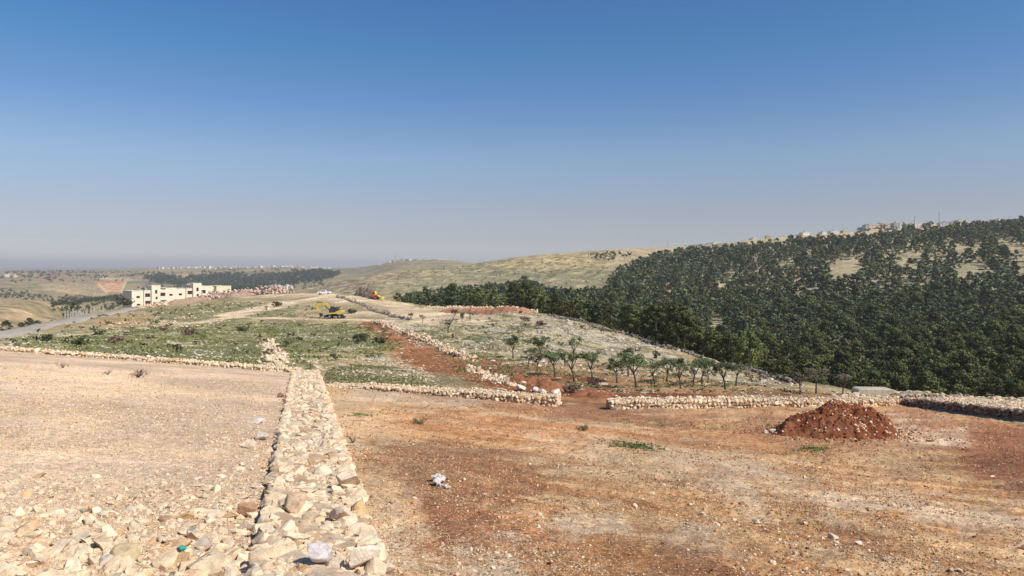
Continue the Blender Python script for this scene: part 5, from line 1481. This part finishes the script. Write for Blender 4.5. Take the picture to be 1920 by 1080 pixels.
def villa_row():
    dA, dB = 330.0, 366.0
    A = np.array([(247 - CX) / F * dA, dA]); B = np.array([(431 - CX) / F * dB, dB])
    L = np.linalg.norm(B - A); dr = (B - A) / L
    zb = -(582 - HZ) / F * dA
    root = empty('villa_row', (A[0], A[1], zb), math.atan2(dr[1], dr[0]), 'long unfinished cream stone villa row with empty dark windows and two stair towers', 'building')
    def xs(px):                                      # pixel column -> metres along the front
        k = (px - CX) / F
        # A + s*dr on ray x = k*y
        return float((k * A[1] - A[0]) / (dr[0] - k * dr[1]))
    def zs(px, py):
        s = xs(px); d = A[1] + dr[1] * s
        return -(py - HZ) / F * d - zb
    def op(cx, cy, w_, h_):
        s0, s1 = xs(cx - w_ / 2), xs(cx + w_ / 2); return (s0, s1, zs(cx, cy + h_ / 2), zs(cx, cy - h_ / 2))
    blocks = [ # px0, px1, top row, forward offset, depth, openings, material
     (247, 269, 545.6, .0, 9, [op(259, 557, 6.5, 4.2), op(260, 571.5, 7, 3.5)], M_CREAMSTONE),
     (269, 281.5, 544.6, -.6, 9, [op(275.6, 553.5, 9.4, 7), op(276, 567.5, 9.4, 7)], M_CREAMSTONE),
     (281.5, 298, 535.3, -1.5, 6, [op(290, 547.2, 4.2, 7), op(290.8, 558.7, 3.8, 5), op(291.5, 570, 9, 7.4)], M_CREAMSTONE),
     (298, 310.5, 543.2, -.6, 9, [op(304, 552, 9.6, 6.6), op(304.7, 566, 9.6, 6.6)], M_CREAMSTONE),
     (310.5, 331, 540.0, .0, 10, [op(320.6, 553, 6.2, 3.8)], M_CREAMSTONE),
     (331, 348, 541.5, .0, 10, [op(338.3, 552, 6.2, 3.8)], M_CREAMSTONE),
     (348, 359.5, 541.0, -.6, 9, [op(354.8, 548.5, 8.8, 6.6), op(355.2, 560.5, 8.6, 2.6)], M_CREAMSTONE),
     (359.5, 375, 531.2, -1.5, 6, [op(367.3, 542.6, 4.2, 7), op(367.8, 553.5, 4, 5)], M_CREAMSTONE),
     (375, 398, 536.4, -.4, 9, [op(380.3, 547, 9.2, 6.4), op(381, 558.5, 8.8, 1.8), op(395, 548, 4.4, 3.4)], M_CREAMSTONE),
     (398, 403.5, 538.5, .9, 8, [op(400.3, 544, 1.8, 4.4)], M_CREAMSTONE),
     (403.5, 431, 536.3, -1.2, 9, [op(426, 546, 4.2, 8.4)], M_YELLOWSTONE)]
    for px0, px1, top, off, dep, ops, mat in blocks:
        s0, s1 = xs(px0), xs(px1); zt = zs((px0 + px1) / 2, top)
        ops = [(max(o[0], s0 + .12), min(o[1], s1 - .12), max(o[2], .25), o[3]) for o in ops]
        mb = MB()
        facade(mb, s0, s1, -3.0, zt, ops, .4, off)
        bm = mb.bm
        def quad(p): bm.faces.new([bm.verts.new(q) for q in p])
        quad([(s0, off, -3), (s0, off, zt), (s0, off + dep, zt), (s0, off + dep, -3)])
        quad([(s1, off, -3), (s1, off + dep, -3), (s1, off + dep, zt), (s1, off, zt)])
        quad([(s0, off + dep, -3), (s0, off + dep, zt), (s1, off + dep, zt), (s1, off + dep, -3)])
        o = MB.build(mb, 'wall', mat, root)
        # parapet with a sunk roof
        mb = MB(); p_ = .18
        for bx in ((s0 - .03, s1 + .03, off - .06, off + p_), (s0 - .03, s1 + .03, off + dep - p_, off + dep + .05), (s0 - .03, s0 + p_, off + p_, off + dep - p_), (s1 - p_, s1 + .03, off + p_, off + dep - p_)):
            mb.box(*bx, zt + .003, zt + .16)
        mb.build('parapet', mat, root)
        MB().box(s0 + p_ + .01, s1 - p_ - .01, off + p_ + .01, off + dep - p_ - .01, zt - .15, zt + .02).build('roof', M_ROOF, root)
        for (a_, b_, c, d) in ops:
            big = (b_ - a_) > 1.6 and (d - c) > 1.2
            mb = MB()
            f_ = .07
            mb.box(a_, a_ + f_, off + .25, off + .33, c, d); mb.box(b_ - f_, b_, off + .25, off + .33, c, d)
            mb.box(a_ + f_, b_ - f_, off + .25, off + .33, c, c + f_); mb.box(a_ + f_, b_ - f_, off + .25, off + .33, d - f_, d)
            if big: mb.box((a_ + b_) / 2 - .04, (a_ + b_) / 2 + .04, off + .25, off + .33, c + f_, d - f_)
            wdw = mb.build('window', M_FRAME, root)
            MB().box(a_ + .01, b_ - .01, off + .41, off + .46, c + .01, d - .01).build('dark_room_panel', M_DARKIN, wdw)  # dark panel stands in for the unlit room behind the empty window
    # column stubs and canopy on the roofs
    mb = MB()
    for px, h in ((276.5, 4), (279, 4), (354, 5.5), (357.5, 5.5)):
        s = xs(px); z = zs(px, 545 if px < 300 else 541); mb.box(s - .15, s + .15, 2.0, 2.3, z - .2, z + h * .25)
    mb.build('roof_column', M_CONC, root)
    s0, s1 = xs(352.5), xs(359.3); z = zs(355, 533.5); MB().box(s0, s1, .8, 3.2, z, z + .2).build('canopy', M_CREAMSTONE, root)
    # dark red cylindrical tank lying before it
    return xs
villa_row()

M_TANK = plain('dark_red_paint', (.22, .03, .03), rough=.5, var=.25, scale=2, spec=.4)
M_TANKEND = plain('tank_end_paint', (.09, .02, .025), rough=.6, var=.2)
def tank():
    d = 322.0
    c = np.array([(343 - CX) / F * d, d, -(566.8 - HZ) / F * d])
    root = empty('storage_tank', (c[0], c[1], c[2] - .9), math.radians(8), 'dark red cylindrical tank lying in front of the villa row', 'tank')
    MB().tube([(-2.1, 0, 1), (-2.0, 0, 1), (2.0, 0, 1), (2.1, 0, 1)], [.7, .85, .85, .7], 18).build('tank_body', M_TANK, root, smooth=False)
    mb = MB(); mb.box(-1.4, -1.1, -.7, .7, -.6, .25); mb.box(1.1, 1.4, -.7, .7, -.6, .25); mb.build('saddle', M_CONC, root)
    MB().tube([(-.3, 0, 1.8), (-.3, 0, 2.05)], [.25, .25], 10).build('hatch', M_TANKEND, root)
    MB().tube([(-2.16, 0, 1), (-2.115, 0, 1)], [.62, .68], 18).build('end_plate', M_TANKEND, root)
tank()

# concrete columns of a started building beyond the road
def columns_site():
    r = np.random.RandomState(3)
    d = 285.0
    x0 = (122 - CX) / F * d; z0 = g1((135 - CX) / F * d, d)
    root = empty('unfinished_house', (x0, d, z0), 0, 'bare concrete columns of an unfinished house beyond the grey road', 'building')
    for i in range(6):
        for j in range(2):
            x = i * 1.05 + j * .5; y = j * 4.0; zt = -( (582 + r.uniform(-1, 3)) - HZ) / F * (d + y) - z0
            MB().box(x - .17, x + .17, y - .17, y + .17, -1, zt).build('column', M_CONC, root)
    MB().box(-.4, 6.2, -.5, 4.6, -1, .15).build('slab', M_CONC, root)
    for k, px in enumerate((163, 170, 176, 186, 193)):
        dd = 330.; x = (px - CX) / F * dd; z = g1(x, dd); zt = -((578 - .15 * (px - 163)) - HZ) / F * dd
        o = MB().box(-.18, .18, -.18, .18, -.5, max(zt - z, 1.5)).box(-.26, .26, -.26, .26, -.3, .2).build('concrete_post', M_CONC)
        o.location = (x, dd, z); tag(o, 'grey concrete post standing in the valley left of the villa row', 'post', 'concrete posts left of the villa row')
columns_site()

def house_mesh_parts(wd, dp, h, floors, seed, mat, water=True):
    """one flat-roofed house: wall with window openings, roof, windows"""
    r = np.random.RandomState(seed)
    root = bpy.data.objects.new('house', None)
    COL.objects.link(root)
    nwin = max(2, int(wd / 3.2)); ops = []
    for f_ in range(floors):
        for k in range(nwin):
            xc = (k + .5) / nwin * wd - wd / 2; zc = f_ * (h / floors) + h / floors * .55
            ops.append((xc - .55, xc + .55, zc - .6, zc + .6))
    mb = MB(); facade(mb, -wd / 2, wd / 2, -4.0, h, ops, .3, 0)
    bm = mb.bm
    def quad(p): bm.faces.new([bm.verts.new(q) for q in p])
    quad([(-wd / 2, 0, -4), (-wd / 2, 0, h), (-wd / 2, dp, h), (-wd / 2, dp, -4)]); quad([(wd / 2, 0, -4), (wd / 2, dp, -4), (wd / 2, dp, h), (wd / 2, 0, h)]); quad([(-wd / 2, dp, -4), (-wd / 2, dp, h), (wd / 2, dp, h), (wd / 2, dp, -4)])
    mb.build('wall', mat, root)
    mb = MB(); mb.box(-wd / 2 - .1, wd / 2 + .1, -.1, dp + .1, h + .003, h + .35)
    mb.box(wd * .05, wd * .35, dp * .4, dp * .8, h + .35, h + 2.3)
    if water: mb.tube([(-wd * .25, dp * .5, h + .35), (-wd * .25, dp * .5, h + 1.5)], [.6, .6], 8)
    mb.build('roof', M_ROOF, root)
    for o_ in ops: MB().box(o_[0], o_[1], .31, .36, o_[2], o_[3]).build('window', M_GLASS, root)
    return root

def place_house(root, px, py, d, rz, label, group=None, first=False, sc=1.0):
    loc = ((px - CX) / F * d, d, -(py - HZ) / F * d)
    if first: o = root; o.location = loc; o.rotation_euler = (0, 0, rz); o.scale = (sc,) * 3
    else: o = dup(root, loc, rz, sc, skip=('window',) if d > 1500 else ())
    tag(o, label, 'house', group); return o

def villages():
    r = np.random.RandomState(9)
    # prominent school-like block
    d = 905.
    o = house_mesh_parts(28.5, 12, 7.2, 2, 1, M_BEIGE); o.name = 'school_building'
    place_house(o, 1650.5, 431.5, d, 0, 'long beige two storey block on the skyline above the forest', first=True); o['category'] = 'building'
    o2 = MB().box(-2.5, 2.5, -1.2, 8, -3, 7.9).box(-2.9, 2.9, -1.4, 8.2, 7.903, 8.3).build('stair_block', M_TAN, o); o2.location = (4, 0, 0)
    o3 = MB().box(-17.3, -14.4, .5, 10, -3, 6.8).build('side_wing', M_GREYB, o)
    o = house_mesh_parts(13.5, 10, 4.6, 1, 2, M_WHITE); place_house(o, 1698, 426.0, 895, 0, 'long white building left of the minaret on the skyline', first=True)
    o = house_mesh_parts(7.2, 9, 5.2, 2, 3, M_GREYB); place_house(o, 1682.5, 426.5, 893, 0, 'blue grey building between the beige block and the white one', first=True)
    protos = [house_mesh_parts(w_, dd, h, f_, 10 + k, m) for k, (w_, dd, h, f_, m) in enumerate([(11, 9, 3.6, 1, M_WHITE), (9, 9, 6.2, 2, M_WHITE), (12, 10, 3.8, 1, M_BEIGE), (8, 8, 6.4, 2, M_TAN), (14, 10, 6.6, 2, M_WHITE)])]
    used = [False] * 5
    def put(k, px, py, d, label, group, sc=1.0):
        place_house(protos[k], px, py, d, r.uniform(-.5, .5), label, group, first=not used[k], sc=sc); used[k] = True
    def base(px, frac=1.0): 
        d = float(kz_d(7, np.array(px))) * frac; x = (px - CX) / F * d; return HZ - g1(x, d) / d * F, d
    for i in range(46):
        px = 1706 + i * 4.0 + r.uniform(-1.5, 1.5); py, d = base(px, r.uniform(1.0, 1.10))
        put(r.choice([0, 1, 2, 3, 4], p=[.35, .2, .15, .1, .2]), px, py + .5, d, 'small flat roofed house in the village on the skyline right of the minaret', 'village houses right of the minaret')
    for (px, nm, k) in ((1416, 'leftmost tiny beige house on the ridge left of the village', 2), (1441, 'pinkish house on the ridge, right of the leftmost one', 3), (1470, 'low white house on the ridge between the pinkish one and the pair', 0), (1498, 'white house on the ridge with trees around', 0), (1512, 'second white house on the ridge beside the first', 4), (1546, 'white two storey house on the ridge midway to the beige block', 1), (1566, 'white villa on the ridge left of the beige block', 4), (1585, 'small tan house close left of the beige block', 3)):
        py, d = base(px, .99); put(k, px, py + .3, d, nm, None, sc=.75)
    for i in range(12):
        px = 1292 + i * 4.6; py, d = base(px, 1.0); put(r.randint(5), px, py + .6, d, 'tiny house in the hamlet on the skyline behind the forest edge', 'hamlet houses at the forest edge', sc=.6)
    for i in range(26):
        px = 715 + i * 5.6 + r.uniform(-2, 2)
        d = float(kz_d(9, np.array(px))) * .985; x = (px - CX) / F * d; py = HZ - g1(x, d) / d * F
        put(r.randint(5), px, py + r.uniform(.0, .8), d, 'tiny pale house in the hazy hilltop town at the centre of the horizon', 'hazy hilltop town houses', sc=r.uniform(.7, 1.25))
    for i in range(44):
        px = 290 + i * 7.6 + r.uniform(-3, 3)
        d = float(kz_d(9, np.array(px))) * r.uniform(.95, 1.0); x = (px - CX) / F * d; py = HZ - g1(x, d) / d * F
        put(r.randint(5), px, py, d, 'tiny pale house along the distant skyline left of centre', 'houses along the distant left skyline', sc=r.uniform(.6, 1.1))
    for i, px in enumerate((484, 492, 500, 509, 518, 526, 535, 541)):
        d = 1380.; py = 541.5 - (px - 484) * .03; put(i % 5, px, py, d, 'small pale house in the valley behind the rubble heaps', 'valley houses behind the rubble heaps', sc=.8)
    for i, px in enumerate((4, 14, 22)):
        p = at(px, 519, 1500, 4500); put(i % 3, px, 519, p[1], 'long pale farm shed on the far left hillside', 'farm sheds on the far left hillside', sc=1.2)
    for k in range(5):
        if not used[k]: bpy.data.objects.remove(protos[k])
    # minaret
    py, d = base(1716, 1.0)
    x = (1716 - CX) / F * d; z = -(py - HZ) / F * d
    H = (424 - 399.5) / F * d
    root = empty('minaret', (x, d, z), 0, 'slim white minaret rising above the village skyline', 'tower')
    MB().tube([(0, 0, -3), (0, 0, H * .62)], [1.15, 1.0], 10).build('shaft', M_WHITE, root)
    MB().tube([(0, 0, H * .62), (0, 0, H * .66), (0, 0, H * .665)], [1.2, 1.7, 1.7], 10).build('balcony', M_BEIGE, root)
    MB().tube([(0, 0, H * .665), (0, 0, H * .84)], [.75, .7], 10).build('upper_shaft', M_WHITE, root)
    MB().tube([(0, 0, H * .84), (0, 0, H * .87), (0, 0, H * .95), (0, 0, H * 1.05)], [.95, .95, .5, .05], 10).build('spire', M_GREYB, root)
    def mast(px, top, d, label, wd=1.2, rows=8):
        x = (px - CX) / F * d; z = g1(x, d); H = -(top - HZ) / F * d - z
        root = empty('lattice_mast', (x, d, z), 0, label, 'mast')
        mb = MB()
        for sx in (-1, 1):
            for sy in (-1, 1): mb.tube([(sx * wd, sy * wd, -1), (sx * wd * .12, sy * wd * .12, H)], .10, 4)
        mb.build('frame', M_GREYB, root)
        mb = MB()
        for k in range(rows):
            z0, z1 = H * k / rows, H * (k + 1) / rows; w0 = wd * (1 - .88 * k / rows); w1 = wd * (1 - .88 * (k + 1) / rows)
            for sy in (-1, 1):
                mb.tube([(-w0, sy * w0, z0), (w1, sy * w1, z1)], .07, 3); mb.tube([(w0, sy * w0, z0), (-w1, sy * w1, z1)], .07, 3)
        mb.build('bracing', M_GREYB, root)
        MB().tube([(0, 0, H), (0, 0, H + 1.5)], .08, 4).build('antenna', M_GREYB, root)
    mast(1761, 397, 880, 'thin lattice mast on the skyline right of the minaret')
    mast(1892, 405, 850, 'thin lattice mast near the right edge above the forest', 1.0)
    mast(1252, 451, 1080, 'small pylon on the crest of the middle hill', 1.3)
    mast(742, 471, 2480, 'tall thin mast on the hazy hilltop town', 2.2)
    mast(410, 489, 2700, 'faint mast on the distant left skyline', 2.0)
    mast(373, 491, 2700, 'fainter mast left of the other on the distant skyline', 2.0)
villages()
crown_mass('skyline_trees', 'trees among the village houses on the skyline', [[(1590, 440), (1700, 427), (1930, 416), (1930, 426), (1700, 437), (1590, 445)]], 16, 4.5, 8, 780, 960, 70, colA=(.02, .03, .014), colB=(.05, .06, .03), dens=.16)

# concrete slabs beyond the right wall
def block(label, pxa, pxb, top, bot, d, dep, mat, name='concrete_block', lean=0.0):
    x0, x1 = (pxa - CX) / F * d, (pxb - CX) / F * d; zb, zt = -(bot - HZ) / F * d, -(top - HZ) / F * d
    mb = MB(); mb.prism([(x0, zb - .4), (x1 + .1, zb - .4), (x1, zt - .12), (x1 - .35, zt), (x0 + .15, zt + .02), (x0, zt - .1)], 0, dep)
    o = mb.build(name, mat, bevel=.04)
    for v in o.data.vertices: v.co.x -= x0; v.co.z -= zb
    o.location = (x0, d, zb); tag(o, label, 'block'); return o
M_BLK = plain('weathered_slab', (.42, .37, .27), var=.18, scale=2.5, bump=.3)
block('long weathered concrete block at the foot of the forest', 1609, 1683, 730, 741, 47, 1.0, M_BLK)
block('small rounded grey block right of the long concrete one', 1707, 1728, 735, 742, 46, .7, M_BLK)

# ------------------------------------------------------------------ excavator
M_YEL = plain('yellow_paint', (.60, .42, .06), rough=.6, var=.1, spec=.4)
M_BLACK = plain('black_rubber', (.02, .02, .022), rough=.8)
M_DARK = plain('dark_steel', (.05, .045, .045), rough=.5)
M_ORANGE = plain('orange_paint', (.50, .13, .05), rough=.6, var=.1)
M_CARW = plain('white_car_paint', (.78, .78, .76), rough=.25, var=.02, spec=.5)
M_RIM = plain('grey_rim', (.30, .29, .28), rough=.5)
def wheel(parent, x, y, z, rad, wd):
    t_ = MB().tube([(0, -wd / 2, 0), (0, -wd / 2 + .05, 0), (0, wd / 2 - .05, 0), (0, wd / 2, 0)], [rad * .88, rad, rad, rad * .88], 20).build('wheel', M_BLACK, parent); t_.location = (x, y, z)
    MB().tube([(0, -wd / 2 - .02, 0), (0, wd / 2 + .02, 0)], [rad * .5, rad * .5], 14).build('rim', M_RIM, t_)
    return t_
def excavator():
    p = at(628, 597, 150, 260)
    k = p[1] / 197.0
    root = empty('wheeled_excavator', p, 0, 'yellow wheeled excavator with dark cab reaching its boom to the left', 'excavator'); root.scale = (k,) * 3
    px_ = 7.1
    mb = MB(); mb.box(-2.3, 2.3, -.7, .7, .55, 1.0); mb.box(-2.75, -2.25, -1.15, 1.15, .25, .85); mb.box(-.5, .5, -.6, .6, 1.0, 1.25); mb.build('chassis', M_DARK, root, bevel=.04)
    for x in (-1.15, 1.5):
        for y in (-1.0, 1.0): wheel(root, x, y, .52, .54, .45)
    MB().prism([(-1.6, 1.25), (1.9, 1.25), (2.3, 1.5), (2.3, 2.0), (1.9, 2.15), (.9, 2.05), (.0, 1.6), (-1.6, 1.5)], -1.2, 1.2).build('house', M_YEL, root, bevel=.05)
    cb = MB().prism([(-1.35, 1.62), (-.05, 1.62), (.05, 3.15), (-.85, 3.2), (-1.3, 2.5)], -1.15, -.15).build('cab', M_DARK, root, bevel=.04)
    MB().prism([(-1.22, 1.85), (-.22, 1.85), (-.15, 3.0), (-.8, 3.03), (-1.15, 2.45)], -1.17, -1.152).build('cab_window', M_GLASS, cb)
    MB().prism([(.1, 1.7), (.95, 2.1), (1.0, 2.9), (.2, 3.0)], -1.1, 1.1).build('engine_hood', M_DARK, root, bevel=.06)
    MB().tube([(1.3, .5, 2.7), (1.3, .5, 3.3)], .07, 8).build('exhaust', M_DARK, root)
    def arm(name, pts, wd, hs):
        mb = MB(); up = [(x, z + h) for (x, z), h in zip(pts, hs)]; dn = [(x, z - h) for (x, z), h in zip(pts, hs)]
        mb.prism(up + dn[::-1], -wd, wd); return mb.build(name, M_YEL, root)
    arm('boom', [(-.9, 1.8), (-1.6, 3.1), (-2.3, 3.75), (-3.6, 3.9), (-4.9, 3.75)], .22, [.22, .34, .32, .24, .17])
    mb = MB(); mb.prism([(-5.45, 4.15), (-5.1, 4.2), (-4.55, 2.9), (-3.7, 1.35), (-3.95, 1.25), (-4.9, 2.7)], -.17, .17); mb.build('stick', M_YEL, root)
    MB().prism([(-4.05, 1.45), (-3.55, 1.45), (-3.2, 1.0), (-3.35, .55), (-3.75, .35), (-4.0, .75)], -.45, .45).build('bucket', M_DARK, root)
    MB().tube([(-1.2, 0, 1.9), (-2.6, 0, 3.4)], .09, 8).build('hydraulic_ram', M_DARK, root)
    MB().tube([(-3.0, 0, 4.15), (-4.9, 0, 4.3)], .09, 8).build('hydraulic_ram', M_DARK, root)
    MB().box(2.2, 2.75, -1.1, 1.1, .35, .6).build('dozer_blade', M_DARK, root)
excavator()

def pickup():
    p = at(608, 552, 200, 420)
    root = empty('pickup_truck', p, math.radians(4), 'white double cab pickup truck parked on the bare ground behind the excavator', 'pickup truck')
    s = p[1] / F * 25.5 / 5.3; root.scale = (s,) * 3
    MB().prism([(-2.65, .45), (2.6, .45), (2.65, .7), (2.65, 1.15), (.95, 1.12), (.9, 1.05), (-1.3, 1.05), (-2.35, .98), (-2.65, .85)], -.88, .88).build('body', M_CARW, root, bevel=.04)
    cb = MB().prism([(-1.35, 1.06), (-.65, 1.72), (.55, 1.74), (.88, 1.13)], -.78, .78).build('cab', M_CARW, root, bevel=.04)
    for y0, y1 in ((-.805, -.785), (.785, .805)):
        MB().prism([(-1.1, 1.14), (-.58, 1.62), (-.12, 1.63), (-.12, 1.14)], y0, y1).build('side_window', M_GLASS, cb)
        MB().prism([(-.02, 1.14), (-.02, 1.63), (.48, 1.64), (.7, 1.14)], y0, y1).build('side_window', M_GLASS, cb)
    for x in (-1.7, 1.6):
        for y in (-.78, .78): wheel(root, x, y, .38, .4, .26)
    MB().box(-2.72, -2.64, -.8, .8, .4, .62).build('bumper', M_DARK, root)
    for y in (-.65, .65): MB().box(-2.6, -2.4, y - .17, y + .17, .72, .88).build('headlight', M_GLASS, root)
    MB().box(1.05, 2.55, -.75, .75, 1.125, 1.16).build('cargo_bed', M_DARK, root)
pickup()

def machine():
    p = at(702, 561, 180, 420)
    root = empty('backhoe_loader', p, math.radians(-18), 'small orange and yellow construction machine beside the dark earth heap', 'construction machine')
    MB().prism([(-1.9, .7), (1.3, .7), (1.4, 1.5), (.4, 1.6), (-1.7, 1.4)], -.7, .7).build('body', M_ORANGE, root, bevel=.05)
    mb = MB().prism([(-.6, 1.5), (.6, 1.5), (.5, 2.7), (-.4, 2.7)], -.65, .65); cb = mb.build('cab', M_YEL, root, bevel=.05)
    MB().prism([(-.45, 1.7), (.45, 1.7), (.38, 2.5), (-.3, 2.5)], -.67, -.655).build('cab_window', M_GLASS, cb)
    for x in (-1.2, 1.0):
        for y in (-.8, .8): wheel(root, x, y, .5, .52, .35)
    MB().prism([(1.2, 1.2), (1.4, 1.4), (2.6, .5), (2.5, .3)], -.5, .5).build('loader_arm', M_YEL, root)
    MB().prism([(2.4, .2), (2.6, .8), (3.1, .9), (3.2, .15)], -1.0, 1.0).build('bucket', M_YEL, root)
machine()

# ------------------------------------------------------------------ litter: white plastic and teal scrap
def crumple(name, label, cat, px, py, pts, radii, mat, seed, squash=.4):
    p = at(px, py, 3, 30)
    bm = bmesh.new()
    vs = []
    for (x, y), rr in zip(pts, radii):
        m = Matrix.Translation((x, y, rr * squash * .7)) @ Matrix.Diagonal((rr, rr, rr * squash, 1))
        bmesh.ops.create_icosphere(bm, subdivisions=3, radius=1.0, matrix=m)
    V = np.array([v.co[:] for v in bm.verts])
    dn = (fbm(V[:, 0] * 13 + 3, V[:, 1] * 13 + V[:, 2] * 11, 5, seed, .65) - .5)
    nrm = np.array([v.normal[:] for v in bm.verts])
    for v, k in zip(bm.verts, dn): v.co += v.normal * float(k) * .11; v.co.z = max(v.co.z, -.01)
    me = bpy.data.meshes.new(name); bm.to_mesh(me); bm.free()
    rm_ = None
    o = link(name, me, mat); o.location = p
    md = o.modifiers.new('join', 'REMESH'); md.mode = 'VOXEL'; md.voxel_size = .008
    return tag(o, label, cat)
M_PLAST = plain('white_plastic', (.56, .51, .46), rough=.5, var=.1, scale=20, bump=.6, spec=.3)
crumple('plastic_bag', 'crumpled white plastic bag on the dark orange soil right of the wall', 'litter', 820, 912,
        [(-.10, .42), (-.04, .44), (.02, .36), (.02, .27), (-.02, .18), (.0, .10), (.06, .02), (.12, -.05), (.18, -.11)], [.06, .065, .075, .065, .075, .06, .05, .045, .045], M_PLAST, 5, .6)
M_TEAL = plain('teal_plastic', (.04, .30, .27), rough=.5, var=.15, scale=20, bump=.4)
crumple('plastic_scrap', 'small teal plastic scrap among the rubble at the bottom left', 'litter', 340, 1054, [(0, 0), (.03, .01)], [.035, .026], M_TEAL, 8, .6).location.z += .12

# ------------------------------------------------------------------ haze over the whole place
def haze():
    zlo = min(float(kz.min()) - 30, -110.0)
    o = MB().box(-26000, 26000, -3000, 16500, zlo, 95).build('haze', None)
    m = bpy.data.materials.new('haze_air'); m.use_nodes = True; t = m.node_tree; t.nodes.clear()
    v = nn(t, 'ShaderNodeVolumePrincipled'); ou = nn(t, 'ShaderNodeOutputMaterial')
    v.inputs['Color'].default_value = (1.0, .975, .955, 1); v.inputs['Density'].default_value = HAZE
    v.inputs['Anisotropy'].default_value = .2
    t.links.new(v.outputs[0], ou.inputs['Volume'])
    o.data.materials.append(m)
    tag(o, 'thin dusty haze in the air', 'haze', kind='stuff')
HAZE = 1.35e-4
haze()
